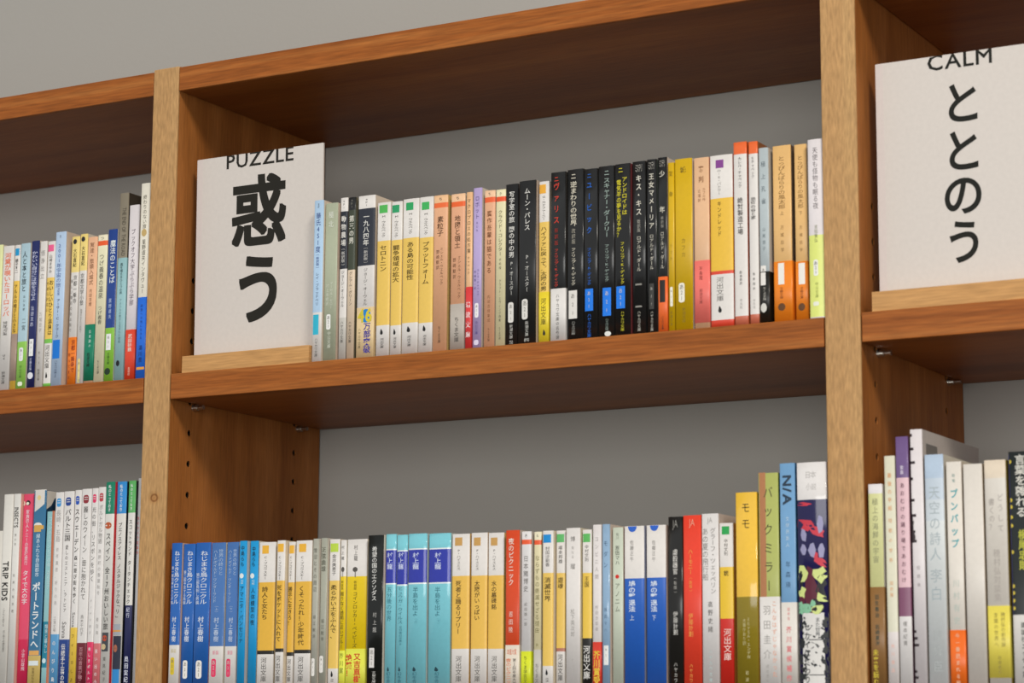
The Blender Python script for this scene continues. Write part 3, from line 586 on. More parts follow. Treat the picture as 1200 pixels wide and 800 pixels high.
 {'x':488.7,'w':15.5,'y':4.0,'h':155.9,'d':105,'n':'paperback_book','l':'black paperback with bright yellow lettering','s':'#7d3a3c','b':[(155.9,'#1d1d1d')],'t':[('ニ',153.4,147.1,'#d0c428',{'s':0.34,'dx':-0.1,'w':1,'p':'publisher_name'}),('アンドロイドは',144.0,108.8,'#d0c428',{'s':0.34,'dx':0.15,'w':1}),('電気羊の夢を見るか？',141.6,88.6,'#d0c428',{'s':0.32,'dx':-0.22,'w':1}),('フィリップ・K・ディック',84.7,46.1,'#d0c428',{'s':0.28,'w':1,'p':'author_name'}),('ハヤカワ文庫',22.2,3.8,'#c0b828',{'s':0.24,'p':'publisher_name'})],'m':[('rect',0.1,0.66,44.5,24.5,'#1877e2','author_code_label')],'g':0.2},
 {'x':505.4,'w':13.2,'y':5.7,'h':156.7,'d':105,'n':'paperback_book','l':'black paperback with a framed code label,right of the yellow-lettered one','s':'#2c2a28','b':[(156.7,'#1d1d1d')],'t':[('ミステリ',154.3,146.5,'#a8a49a',{'s':0.5,'r':2,'p':'publisher_name'}),('キス・キス',144.9,106.8,'#d8d3c4',{'s':0.46,'w':1}),('新訳版',103.7,92.0,'#a8a49a',{'s':0.26}),('ロアルド・ダール',88.9,56.5,'#cfcabb',{'s':0.36,'p':'author_name'}),('ハヤカワ文庫',21.2,2.8,'#bdb9ae',{'s':0.26,'p':'publisher_name'})],'m':[('rect',0.22,0.7,45.7,44.2,'#8a8780','label_frame'),('rect',0.22,0.7,25.8,24.3,'#8a8780','label_frame')],'g':0.2},
 {'x':519.8,'w':9.8,'y':5.4,'h':157.0,'d':105,'n':'paperback_book','l':'narrow black paperback with a six-character title,between two other black ones with cream letters','s':'#56605a','b':[(157.0,'#1d1d1d')],'t':[('ミステリ',155.1,147.3,'#a8a49a',{'s':0.6,'r':2,'p':'publisher_name'}),('王女マメーリア',145.0,93.0,'#d8d3c4',{'s':0.56,'w':1}),('ロアルド・ダール',89.2,56.8,'#cfcabb',{'s':0.42,'p':'author_name'}),('ハヤカワ文庫',20.1,1.8,'#bdb9ae',{'s':0.3,'p':'publisher_name'})],'m':[('rect',0.22,0.7,44.6,21.6,'#3a3936','author_code_label')],'g':0.2},
 {'x':530.4,'w':9.5,'y':5.4,'h':157.6,'d':105,'n':'paperback_book','l':'black paperback with an orange band at its foot','s':'#cfbfae','b':[(157.6,'#1d1d1d')],'t':[('ミステリ',155.5,148.5,'#a8a49a',{'s':0.6,'r':2,'p':'publisher_name'}),('少',146.1,139.1,'#d8d3c4',{'s':0.6,'w':1}),('年',113.6,106.6,'#d8d3c4',{'s':0.6,'w':1}),('新訳版',104.3,93.5,'#a8a49a',{'s':0.3}),('ロアルド・ダール',90.4,56.6,'#cfcabb',{'s':0.42,'p':'author_name'})],'m':[],'g':0.2,'o':(49.7,0.3,'#e8682a'),'ot':[('ハヤカワ文庫',14.6,2.5,'#3b2416',{'s':0.26})],'om':[('rect',0.18,0.78,46.7,26.8,'#25211e','author_code_label')]},
 {'x':540.6,'w':6.2,'y':5.4,'h':151.7,'d':105,'n':'paperback_book','l':'narrow mustard yellow paperback beside the orange-banded black one','s':'#b8960c','b':[(151.7,'#cda60c')],'t':[('変',144.4,138.9,'#7c6410',{'s':0.7}),('身',125.8,120.4,'#7c6410',{'s':0.7}),('カフカ',79.6,62.0,'#8a7014',{'s':0.45,'p':'author_name'}),('新潮文庫',18.5,4.8,'#8a7014',{'s':0.4,'p':'publisher_name'})],'m':[('round',0.28,0.72,39.8,22.3,'#e9e4d4','author_code_label')]},
 {'x':547.3,'w':16.8,'y':5.4,'h':154.0,'d':105,'n':'paperback_book','l':'wide mustard yellow paperback left of the peach one with pink foot','s':'#cdc6bc','b':[(154.0,'#cda60c')],'t':[('城',146.9,140.7,'#6e5a10',{'s':0.36,'w':1}),('カフカ',83.0,64.6,'#8a7014',{'s':0.26,'p':'author_name'}),('新潮文庫',20.5,6.9,'#8a7014',{'s':0.2,'p':'publisher_name'})],'m':[('round',0.2,0.55,42.5,25.1,'#e9e4d4','author_code_label')]},
 {'x':565.3,'w':15.1,'y':5.8,'h':153.0,'d':105,'n':'paperback_book','l':'peach paperback with a salmon pink band at its foot','s':'#d88f70','b':[(153.0,'#dcb18a')],'t':[('審判',147.3,128.8,'#8a5a36',{'s':0.36,'w':1}),('カフカ作',125.7,113.5,'#9a6a46',{'s':0.2,'dx':0.18,'p':'author_name'}),('辻瑆訳',125.0,112.7,'#9a6a46',{'s':0.2,'dx':-0.12,'p':'author_name'})],'m':[],'o':(60.8,5.6,'#ef7268'),'ot':[('不条理',55.5,43.3,'#8c3a34',{'s':0.24,'dx':-0.05}),('岩波文庫',35.8,22.2,'#8c3a34',{'s':0.22,'dx':-0.05})]},
 {'x':581.1,'w':21.5,'y':5.8,'h':153.1,'d':105,'n':'paperback_book','l':'thick white and yellow paperback with a purple square and red lines','s':'#d0552e','b':[(153.1,'#dcd7d2'),(114.5,'#e6b93c'),(49.9,'#d8452f'),(46.9,'#dcd7d2'),(6.6,'#d8452f')],'t':[('O・E・バトラー',140.5,117.5,'#8a8680',{'s':0.2,'dx':-0.08,'p':'author_name'}),('キンドレッド',112.2,80.2,'#6e5416',{'s':0.2,'dx':-0.08,'w':1}),('河出文庫',44.6,22.8,'#6d6964',{'s':0.34,'dx':-0.08,'p':'publisher_name'})],'m':[('rect',0.27,0.62,148.9,141.6,'#82418c','series_label'),('drop',0.3,0.52,19.0,13.0,'#1a1a1a','publisher_emblem')]},
 {'x':603.6,'w':12.6,'y':5.8,'h':162.6,'d':108,'n':'paperback_book','l':'white book with an orange head and brick-red foot,left one of the pair','s':'#c05428','b':[(162.6,'#e0652f'),(151.8,'#dcd7d2'),(8.5,'#c56a50')],'t':[('カレル・チャペック',149.1,121.7,'#3a3632',{'s':0.3,'dx':0.0,'p':'author_name'}),('絶対製造工場',113.3,79.9,'#45413d',{'s':0.42,'w':1}),('飯島周訳',48.3,35.5,'#3a3632',{'s':0.2,'p':'author_name'}),('平凡社',23.5,14.5,'#8a8680',{'s':0.2,'p':'publisher_name'})],'m':[]},
 {'x':617.6,'w':8.7,'y':6.3,'h':161.8,'d':108,'n':'paperback_book','l':'narrow white book with an orange head and brick-red foot,right one of the pair','s':'#8d5a38','b':[(161.8,'#e0652f'),(150.9,'#dcd7d2'),(9.1,'#c56a50')],'t':[('Kチャペック',148.6,128.8,'#55514d',{'s':0.35,'p':'author_name'}),('恐怖の谷と家',112.1,92.4,'#45413d',{'s':0.55,'w':1}),('飯島周訳',46.5,29.3,'#3a3632',{'s':0.25,'p':'author_name'}),('平凡社',22.5,13.6,'#8a8680',{'s':0.25,'p':'publisher_name'})],'m':[]},
 {'x':626.9,'w':9.6,'y':6.3,'h':155.0,'d':105,'n':'paperback_book','l':'blue-grey paperback with a black band at its foot','s':'#cdbfae','b':[(155.0,'#aeb8bb')],'t':[('極上孔雀',145.9,102.0,'#636f75',{'s':0.5}),('山尾悠子',85.4,62.8,'#6f7b80',{'s':0.34,'p':'author_name'})],'m':[('rect',0.12,0.66,50.8,33.6,'#e4e0da','author_code_label')],'o':(45.6,0.3,'#17150f'),'ot':[('ちくま文庫',32.1,20.2,'#b9b5ac',{'s':0.35})],'om':[('rect',0.1,0.62,44.8,33.6,'#e4e0da','author_code_label'),('oval',0.08,0.7,18.0,9.8,'#cfcdc6','publisher_emblem')]},
 {'x':638.8,'w':17.5,'y':9.0,'h':155.7,'d':105,'n':'paperback_book','l':'wide tan paperback with orange foot,left volume of two alike','s':'#6a5646','b':[(155.7,'#deb273')],'t':[('とっぴんぱらりの風太郎',146.2,99.3,'#8a6534',{'s':0.4}),('上',97.8,94.0,'#8a6534',{'s':0.24}),('万城目学',86.5,60.3,'#8a6534',{'s':0.2,'p':'author_name'})],'m':[],'o':(53.6,0.3,'#f0811c'),'ot':[('文春文庫',31.2,20.8,'#7c3f10',{'s':0.2,'dx':-0.08})],'om':[('rect',0.25,0.58,52.1,33.4,'#e9e4dc','author_code_label'),('oval',0.22,0.62,17.1,10.4,'#5f3a18','publisher_emblem')]},
 {'x':658.9,'w':11.8,'y':9.0,'h':154.7,'d':105,'n':'paperback_book','l':'narrower tan paperback with orange foot,right volume of two alike','s':'#cfc3b2','b':[(154.7,'#deb273')],'t':[('とっぴんぱらりの風太郎',144.9,98.2,'#8a6534',{'s':0.5}),('下',96.0,92.2,'#8a6534',{'s':0.3}),('万城目学',84.8,58.6,'#8a6534',{'s':0.26,'p':'author_name'})],'m':[],'o':(51.9,0.3,'#f0811c'),'ot':[('文春文庫',29.7,19.3,'#7c3f10',{'s':0.26})],'om':[('rect',0.26,0.78,50.4,31.9,'#e9e4dc','author_code_label'),('oval',0.2,0.75,15.6,8.9,'#5f3a18','publisher_emblem')]},
 {'x':674.2,'w':14.3,'y':2.0,'h':155.7,'d':105,'n':'paperback_book','l':'white and lime yellow paperback touching the right upright','s':'#cfc3b2','b':[(155.7,'#dcd5d6'),(72.0,'#dbe37c'),(1.3,'#dcd8d8')],'t':[('天使も怪物も眠る夜',148.9,94.3,'#7a7274',{'s':0.36}),('吉田篤弘',80.9,65.4,'#7c8058',{'s':0.22,'p':'author_name'}),('中公文庫',31.4,17.4,'#8c9448',{'s':0.2,'p':'publisher_name'})],'m':[('round',0.3,0.6,50.6,36.6,'#e9eae0','author_code_label'),('round',0.25,0.62,14.5,10.8,'#e4e6d4','series_label')],'bu':1.0,'g':0.25},
]),
('paperbacks on the lower middle shelf', 1.5832, [
 {'x':5.6,'w':12.2,'y':4.0,'h':150.1,'d':105,'n':'paperback_book','l':'dark blue paperback with a white foot and yellow label,touching the left upright','s':'#c9a99a','b':[(150.1,'#2560ae'),(51.7,'#dcd7d2')],'t':[('ねじまき鳥クロニクル',142.7,90.7,'#d4dbe8',{'s':0.5,'dx':0.1,'w':1}),('第一部泥棒かささぎ編',127.8,90.7,'#c4cfe2',{'s':0.24,'dx':-0.3,'w':1}),('村上春樹',79.2,54.6,'#d4dbe8',{'s':0.42,'dx':-0.02,'w':1,'p':'author_name'}),('新装',48.0,44.0,'#cdbd8a',{'s':0.5,'r':2,'p':'publisher_name'})],'m':[('round',0.22,0.62,39.9,23.2,'#d6bb2c','author_code_label')],'g':0.25},
 {'x':18.3,'w':14.2,'y':6.4,'h':149.0,'d':105,'n':'paperback_book','l':'narrow solid blue paperback with white rounded label,second on the lower middle shelf','s':'#244f90','b':[(149.0,'#2560ae')],'t':[('ねじまき鳥クロニクル',142.4,90.5,'#d4dbe8',{'s':0.5,'dx':0.1,'w':1}),('第二部予言する鳥編',123.4,90.5,'#c4cfe2',{'s':0.24,'dx':-0.3,'w':1}),('村上春樹',79.0,54.5,'#d4dbe8',{'s':0.42,'dx':-0.02,'w':1,'p':'author_name'})],'m':[('round',0.22,0.62,37.0,19.5,'#e8e4de','author_code_label')],'g':0.25},
 {'x':33.1,'w':17.8,'y':6.4,'h':149.6,'d':105,'n':'paperback_book','l':'wider solid blue paperback with white rounded label,third on the lower middle shelf','s':'#c08a96','b':[(149.6,'#2560ae')],'t':[('ねじまき鳥クロニクル',141.9,90.1,'#d4dbe8',{'s':0.5,'dx':0.1,'w':1}),('第三部鳥刺し男編',120.5,90.1,'#c4cfe2',{'s':0.24,'dx':-0.3,'w':1}),('村上春樹',78.7,54.3,'#d4dbe8',{'s':0.42,'dx':-0.02,'w':1,'p':'author_name'})],'m':[('round',0.22,0.62,36.8,19.4,'#e8e4de','author_code_label')],'g':0.25},
 {'x':51.9,'w':16.4,'y':6.4,'h':149.0,'d':105,'n':'paperback_book','l':'medium blue paperback with pink label,left volume of two alike','s':'#c9c0b0','b':[(149.0,'#4570ad'),(50.0,'#dcd7d2')],'t':[('世界の終りと',142.9,117.5,'#a9bfdc',{'s':0.34,'dx':0.22}),('ハードボイルド・ワンダーランド',142.1,91.4,'#b4c6de',{'s':0.3,'dx':-0.18}),('（上）',88.9,81.6,'#b4c6de',{'s':0.28}),('村上春樹',77.6,54.0,'#cad6e8',{'s':0.38,'p':'author_name'}),('新装',45.9,41.9,'#e07c94',{'s':0.45,'r':2,'p':'publisher_name'})],'m':[('round',0.2,0.55,38.2,20.9,'#df3a64','author_code_label')],'g':0.25},
 {'x':69.2,'w':13.9,'y':7.7,'h':149.0,'d':105,'n':'paperback_book','l':'medium blue paperback with pink label,right volume of two alike','s':'#c9c0b0','b':[(149.0,'#4570ad'),(49.8,'#dcd7d2')],'t':[('世界の終りと',142.5,117.2,'#a9bfdc',{'s':0.34,'dx':0.22}),('ハードボイルド・ワンダーランド',141.7,91.1,'#b4c6de',{'s':0.3,'dx':-0.18}),('（下）',88.7,81.4,'#b4c6de',{'s':0.28}),('村上春樹',77.3,53.8,'#cad6e8',{'s':0.38,'p':'author_name'}),('新装',45.8,41.7,'#e07c94',{'s':0.45,'r':2,'p':'publisher_name'})],'m':[('round',0.2,0.55,38.1,20.8,'#df3a64','author_code_label')],'g':0.25},
 {'x':87.3,'w':8.5,'y':3.0,'h':149.4,'d':105,'n':'paperback_book','l':'first of two thin cyan-blue paperbacks,beside the medium blue pair','s':'#b7b2ae','b':[(149.4,'#1a96d2')],'t':[('中島らも',144.9,124.6,'#12384f',{'s':0.5,'w':1,'p':'author_name'}),('短編',112.4,108.3,'#bfe0ef',{'s':0.36,'p':'publisher_name'}),('アマニタ・パンセリナ',106.7,51.9,'#123c55',{'s':0.55,'w':1})],'m':[('oval',0.12,0.7,118.5,113.6,'#dfeaf0','volume_number_dot')]},
 {'x':96.6,'w':9.6,'y':7.4,'h':149.3,'d':105,'n':'paperback_book','l':'second of two thin cyan-blue paperbacks,beside the yellow ones','s':'#cfc3b2','b':[(149.3,'#1a96d2')],'t':[('中島らも',144.1,124.6,'#12384f',{'s':0.45,'w':1,'p':'author_name'}),('短編',112.4,107.5,'#bfe0ef',{'s':0.36,'p':'publisher_name'}),('人体模型の夜',105.1,68.8,'#123c55',{'s':0.5,'w':1})],'m':[('oval',0.1,0.62,118.5,113.6,'#dfeaf0','volume_number_dot')]},
 {'x':107.2,'w':19.2,'y':7.4,'h':147.6,'d':105,'n':'paperback_book','l':'wide white and yellow paperback with black line,first right of the cyan pair','s':'#d8c8ae','b':[(147.6,'#dcd7d2'),(109.6,'#e4b23e'),(45.3,'#1b1813'),(41.8,'#dcd7d2')],'t':[('C・ブコウスキー',134.6,112.0,'#55514d',{'s':0.23711340206185594,'dx':-0.08,'p':'author_name'}),('詩人と女たち',105.5,74.1,'#4c3a12',{'s':0.38144329896907264,'dx':-0.08,'w':1}),('河出文庫',38.9,15.8,'#4a4642',{'s':0.3608247422680417,'dx':-0.06,'p':'publisher_name'})],'m':[('rect',0.2,0.6,144.5,136.7,'#e9b039','series_label')]},
 {'x':131.0,'w':9.2,'y':3.0,'h':148.3,'d':105,'n':'paperback_book','l':'narrow white and yellow paperback with the longest title among its black-lined kind','s':'#d8c8ae','b':[(148.3,'#dcd7d2'),(110.4,'#e4b23e'),(46.9,'#1b1813'),(43.5,'#dcd7d2')],'t':[('C・ブコウスキー',133.7,111.2,'#55514d',{'s':0.42,'dx':-0.08,'p':'author_name'}),('死をポケットに入れて',106.4,52.9,'#4c3a12',{'s':0.6,'dx':-0.08,'w':1}),('河出文庫',40.5,15.6,'#4a4642',{'s':0.6,'dx':-0.06,'p':'publisher_name'})],'m':[('rect',0.05,0.85,145.2,137.4,'#e9b039','series_label')]},
 {'x':141.1,'w':7.8,'y':7.4,'h':146.8,'d':105,'n':'paperback_book','l':'narrowest white and yellow paperback with black line','s':'#d8c8ae','b':[(146.8,'#dcd7d2'),(108.8,'#e4b23e'),(43.4,'#1b1813'),(39.9,'#dcd7d2')],'t':[('C・ブコウスキー',133.7,111.2,'#55514d',{'s':0.42,'dx':-0.08,'p':'author_name'}),('勝手に生きろ！',104.8,68.0,'#4c3a12',{'s':0.6,'dx':-0.08,'w':1}),('河出文庫',37.0,15.6,'#4a4642',{'s':0.6,'dx':-0.06,'p':'publisher_name'})],'m':[('rect',0.05,0.95,143.7,135.9,'#e9b039','series_label')]},
 {'x':152.0,'w':18.2,'y':4.0,'h':147.4,'d':105,'n':'paperback_book','l':'wide white and yellow paperback with black line,beside the grey ones','s':'#d8c8ae','b':[(147.4,'#dcd7d2'),(109.0,'#e4b23e'),(45.4,'#1b1813'),(42.0,'#dcd7d2')],'t':[('C・ブコウスキー',133.0,110.6,'#55514d',{'s':0.2446808510638296,'dx':-0.08,'p':'author_name'}),('くそったれ！少年時代',105.0,49.4,'#4c3a12',{'s':0.39361702127659554,'dx':-0.08,'w':1}),('河出文庫',39.1,15.4,'#4a4642',{'s':0.37234042553191465,'dx':-0.06,'p':'publisher_name'})],'m':[('rect',0.2,0.65,144.4,136.6,'#e9b039','series_label')]},
 {'x':171.2,'w':6.6,'y':4.0,'h':148.6,'d':105,'n':'paperback_book','l':'first of two thin grey paperbacks,beside the wide yellow one with black line','s':'#c8bdb0','b':[(148.6,'#a9a89c')],'t':[('雪沼とその周辺',140.6,98.3,'#6a695e',{'s':0.62}),('堀江敏幸',78.5,54.7,'#6a695e',{'s':0.48,'p':'author_name'})],'m':[('round',0.1,0.7,37.4,20.9,'#e4e0da','author_code_label')]},
 {'x':178.5,'w':7.3,'y':6.5,'h':149.1,'d':105,'n':'paperback_book','l':'second of two thin grey paperbacks,beside the one with lime square','s':'#cdc2b4','b':[(149.1,'#a3a496')],'t':[('正弦曲線',141.3,117.4,'#5d5d50',{'s':0.66,'w':1}),('堀江敏幸',74.5,52.4,'#66665a',{'s':0.48,'p':'author_name'})],'m':[('round',0.1,0.7,39.7,24.0,'#e4e0da','author_code_label')]},
 {'x':187.0,'w':11.3,'y':8.5,'h':147.8,'d':105,'n':'paperback_book','l':'yellow paperback with a lime green square','s':'#d9cbb4','b':[(147.8,'#dcd7d2'),(109.2,'#e6c05c'),(27.9,'#dcd7d2')],'t':[('金井美恵子',133.9,114.0,'#4b4743',{'s':0.4406779661016945,'p':'author_name'}),('柔らかい土をふんで、',105.3,55.4,'#4a3a12',{'s':0.62,'w':1}),('河出',18.5,15.4,'#3a3632',{'s':0.3,'p':'publisher_name'})],'m':[('rect',0.1,0.88,143.9,135.9,'#b9d34a','series_label'),('drop',0.3,0.6,25.6,20.1,'#1a1a1a','publisher_emblem')]},
 {'x':199.1,'w':6.9,'y':8.5,'h':146.7,'d':105,'n':'paperback_book','l':'narrow white and bright yellow paperback with a flower emblem','s':'#d8d0b8','b':[(146.7,'#dcd7d2'),(112.9,'#eec80f')],'t':[('村上龍',142.4,127.2,'#57534f',{'s':0.5,'dx':-0.05,'p':'author_name'}),('新装版',109.0,100.3,'#6e5c10',{'s':0.4,'dx':-0.05,'p':'publisher_name'}),('限りなく透明に近いブルー',98.7,45.9,'#5a4a0c',{'s':0.6,'dx':-0.05,'w':1})],'m':[('oval',0.2,0.75,121.7,116.9,'#55514d','flower_emblem'),('rect',0.44,0.52,117.7,112.1,'#77736c','flower_stem')],'o':(44.3,6.7,'#dfe04e'),'ot':[('芥川賞',42.7,22.4,'#5a6a1c',{'s':0.75})]},
 {'x':206.5,'w':22.5,'y':8.5,'h':146.9,'d':105,'n':'paperback_book','l':'thick white and bright yellow paperback with red lettering on its band','s':'#d8d0b8','b':[(146.9,'#dcd7d2'),(112.5,'#eec80f')],'t':[('村上龍',141.8,126.8,'#57534f',{'s':0.2,'dx':-0.05,'p':'author_name'}),('新装版',108.6,99.9,'#6e5c10',{'s':0.16,'dx':-0.05,'p':'publisher_name'}),('コインロッカー・ベイビーズ',98.3,46.5,'#5a4a0c',{'s':0.24,'dx':-0.05,'w':1})],'m':[('oval',0.30000000000000004,0.55,121.2,116.5,'#55514d','flower_emblem'),('rect',0.41000000000000003,0.46,117.3,111.7,'#77736c','flower_stem')],'o':(45.7,6.7,'#dfe04e'),'ot':[('又吉直樹',41.8,14.5,'#cf3a22',{'s':0.36,'dx':0.1,'w':2}),('絶賛！',41.0,19.9,'#cf3a22',{'s':0.34,'dx':-0.32,'w':2})]},
 {'x':233.4,'w':16.6,'y':3.0,'h':149.5,'d':105,'n':'paperback_book','l':'black paperback with white title,left of the turquoise ones','s':'#d8c8b8','b':[(149.5,'#181a18')],'t':[('希望の国のエクソダス',139.1,88.8,'#d9d8d4',{'s':0.36,'dx':-0.05,'w':1}),('村上龍',79.5,59.2,'#b8b6b2',{'s':0.26,'dx':0.02,'p':'author_name'}),('文春文庫',25.0,14.2,'#c9c7c2',{'s':0.26,'dx':0.02,'p':'publisher_name'})],'m':[('rect',0.18,0.52,46.0,28.1,'#dcd8d4','author_code_label')],'g':0.2},
 {'x':250.8,'w':11.5,'y':5.3,'h':150.0,'d':105,'n':'paperback_book','l':'turquoise paperback with a deep blue band,first of four,beside the black one','s':'#b9c3bf','b':[(150.0,'#79c4d0'),(136.4,'#dfe6ea'),(135.2,'#303aa4'),(105.0,'#dfe6ea'),(103.8,'#7cc6d3')],'t':[('村上龍',133.2,117.5,'#c3cbec',{'s':0.55,'dx':-0.05,'w':2,'p':'author_name'}),('五分後の世界',101.9,69.9,'#33707e',{'s':0.5,'dx':-0.05}),('幻冬舎',24.2,14.2,'#2a5f70',{'s':0.4,'dx':-0.05,'p':'publisher_name'})],'m':[('drop',0.3,0.55,28.9,24.6,'#173a44','publisher_emblem')],'bu':1.2,'g':0.12},
 {'x':262.9,'w':11.5,'y':5.3,'h':149.0,'d':105,'n':'paperback_book','l':'turquoise paperback with a deep blue band,second of four,with the longest title','s':'#b9c3bf','b':[(149.0,'#79c4d0'),(134.8,'#dfe6ea'),(133.6,'#303aa4'),(103.5,'#dfe6ea'),(102.3,'#7cc6d3')],'t':[('村上龍',132.8,117.2,'#c3cbec',{'s':0.528,'dx':-0.05,'w':2,'p':'author_name'}),('ヒュウガ・ウイルス',101.6,67.4,'#33707e',{'s':0.48,'dx':-0.05}),('幻冬舎',24.1,14.1,'#2a5f70',{'s':0.384,'dx':-0.05,'p':'publisher_name'}),('五分後の世界Ⅱ',65.8,48.0,'#33707e',{'s':0.3})],'m':[('drop',0.3,0.55,28.8,24.5,'#173a44','publisher_emblem')],'bu':1.2,'g':0.12},
 {'x':275.2,'w':19.8,'y':5.3,'h':149.5,'d':105,'n':'paperback_book','l':'wide turquoise paperback with a deep blue band,third of four','s':'#b9c3bf','b':[(149.5,'#79c4d0'),(136.0,'#dfe6ea'),(134.8,'#303aa4'),(104.7,'#dfe6ea'),(103.4,'#7cc6d3')],'t':[('村上龍',132.3,116.7,'#c3cbec',{'s':0.35200000000000004,'dx':-0.05,'w':2,'p':'author_name'}),('半島を出よ',101.2,74.1,'#33707e',{'s':0.32,'dx':-0.05}),('幻冬舎',24.0,14.0,'#2a5f70',{'s':0.256,'dx':-0.05,'p':'publisher_name'}),('（上）',72.5,67.1,'#5a98a6',{'s':0.2})],'m':[('drop',0.3,0.55,28.6,24.4,'#173a44','publisher_emblem')],'bu':1.2,'g':0.12},
 {'x':296.2,'w':23.2,'y':7.1,'h':149.1,'d':105,'n':'paperback_book','l':'widest turquoise paperback with a deep blue band,last of four','s':'#b9c3bf','b':[(149.1,'#79c4d0'),(135.8,'#dfe6ea'),(134.6,'#303aa4'),(104.6,'#dfe6ea'),(103.3,'#7cc6d3')],'t':[('村上龍',131.7,116.2,'#c3cbec',{'s':0.30800000000000005,'dx':-0.05,'w':2,'p':'author_name'}),('半島を出よ',100.7,73.7,'#33707e',{'s':0.28,'dx':-0.05}),('幻冬舎',23.9,14.0,'#2a5f70',{'s':0.22400000000000003,'dx':-0.05,'p':'publisher_name'}),('（下）',72.2,66.8,'#5a98a6',{'s':0.18})],'m':[('drop',0.3,0.55,28.5,24.3,'#173a44','publisher_emblem')],'bu':1.2,'g':0.12},
 {'x':320.7,'w':18.3,'y':8.1,'h':147.8,'d':105,'n':'paperback_book','l':'white and yellow paperback with a tan square,first of three,beside the turquoise ones','s':'#d0a85e','b':[(147.8,'#dcd7d2'),(109.8,'#e7b951'),(44.3,'#dcd7d2')],'t':[('P・ハイスミス',134.1,114.8,'#6d6964',{'s':0.24,'dx':-0.1,'p':'author_name'}),('死者と踊るリプリー',105.6,57.3,'#54401a',{'s':0.34,'dx':-0.1,'w':1}),('河出文庫',38.2,14.6,'#5a5651',{'s':0.36,'dx':-0.05,'p':'publisher_name'})],'m':[('rect',0.17,0.6,144.6,137.2,'#c79a57','series_label')]},
 {'x':340.4,'w':16.9,'y':8.7,'h':148.2,'d':105,'n':'paperback_book','l':'white and yellow paperback with a tan square,middle of three','s':'#d0a85e','b':[(148.2,'#dcd7d2'),(109.6,'#e7b951'),(44.1,'#dcd7d2')],'t':[('P・ハイスミス',133.6,114.3,'#6d6964',{'s':0.24,'dx':-0.1,'p':'author_name'}),('太陽がいっぱい',105.1,69.2,'#54401a',{'s':0.34,'dx':-0.1,'w':1}),('河出文庫',38.0,14.5,'#5a5651',{'s':0.36,'dx':-0.05,'p':'publisher_name'})],'m':[('rect',0.17,0.6,144.0,136.6,'#c79a57','series_label')]},
 {'x':358.2,'w':16.3,'y':8.7,'h':147.6,'d':105,'n':'paperback_book','l':'white and yellow paperback with a tan square,last of three,beside the red one','s':'#d0a85e','b':[(147.6,'#dcd7d2'),(109.3,'#e7b951'),(43.9,'#dcd7d2')],'t':[('P・ハイスミス',133.0,113.8,'#6d6964',{'s':0.24,'dx':-0.1,'p':'author_name'}),('水の墓碑銘',104.7,78.8,'#54401a',{'s':0.34,'dx':-0.1,'w':1}),('河出文庫',37.8,14.4,'#5a5651',{'s':0.36,'dx':-0.05,'p':'publisher_name'})],'m':[('rect',0.17,0.6,143.3,136.1,'#c79a57','series_label')]},
 {'x':379.3,'w':14.5,'y':3.0,'h':148.7,'d':105,'n':'paperback_book','l':'orange-red paperback with a cream band at its foot','s':'#c6b8aa','b':[(148.7,'#d1461d')],'t':[('夜のピクニック',141.8,99.2,'#f0d8cc',{'s':0.42,'dx':-0.08,'w':1}),('恩田陸',77.3,57.0,'#eed2c6',{'s':0.32,'dx':-0.08,'p':'author_name'})],'m':[],'o':(46.8,6.0,'#ddd2c2'),'ot':[('本屋大賞',43.4,38.2,'#df7a5a',{'s':0.7,'r':2}),('夜のピクニック',35.2,9.0,'#e0805a',{'s':0.4,'dx':-0.22,'w':1}),('第2回本屋大賞',35.2,11.2,'#3a3632',{'s':0.26,'dx':0.2})]},
 {'x':394.6,'w':10.4,'y':4.3,'h':147.2,'d':105,'n':'paperback_book','l':'white paperback with an orange stripe and bright lime band','s':'#bfb6ac','b':[(147.2,'#dcd9d8'),(139.9,'#ec5a2c'),(135.7,'#dcd9d8')],'t':[('き',145.3,141.5,'#3a3632',{'s':0.3,'p':'publisher_name'}),('日本賭博史',126.3,92.9,'#6a6663',{'s':0.5}),('紀田順一郎',84.6,62.8,'#77736f',{'s':0.3,'p':'author_name'})],'m':[],'o':(41.1,6.0,'#d3dc28'),'ot':[('ちくま学芸文庫',37.3,9.0,'#5c6420',{'s':0.38})]},
 {'x':406.2,'w':8.1,'y':6.4,'h':146.7,'d':105,'n':'paperback_book','l':'narrow cream paperback with an orange stripe and grey band','s':'#c9bda6','b':[(146.7,'#e3dbbd'),(139.3,'#ea5a2c'),(135.2,'#e2d7ae')],'t':[('ら',145.0,141.2,'#3a3632',{'s':0.35,'p':'publisher_name'}),('ならずもの絶滅せざる理由',126.1,56.7,'#7f774c',{'s':0.6}),('新',49.2,44.0,'#8f8656',{'s':0.35,'p':'author_name'})],'m':[],'o':(42.5,6.0,'#bfbbb4'),'ot':[('ちくま文庫',30.6,9.0,'#6c6863',{'s':0.5})]},
 {'x':417.0,'w':10.7,'y':3.0,'h':146.9,'d':105,'n':'paperback_book','l':'white and yellow paperback with a blue square','s':'#d9cbb4','b':[(146.9,'#dcd7d2'),(109.6,'#e6c05c'),(28.1,'#dcd7d2')],'t':[('村田沙耶香',133.0,114.9,'#4b4743',{'s':0.4193548387096782,'p':'author_name'}),('消滅世界',105.9,84.1,'#4a3a12',{'s':0.62,'w':1}),('河出',17.7,14.0,'#3a3632',{'s':0.3,'p':'publisher_name'})],'m':[('rect',0.08,0.82,143.6,136.3,'#1789cf','series_label'),('drop',0.3,0.6,25.2,20.0,'#1a1a1a','publisher_emblem')]},
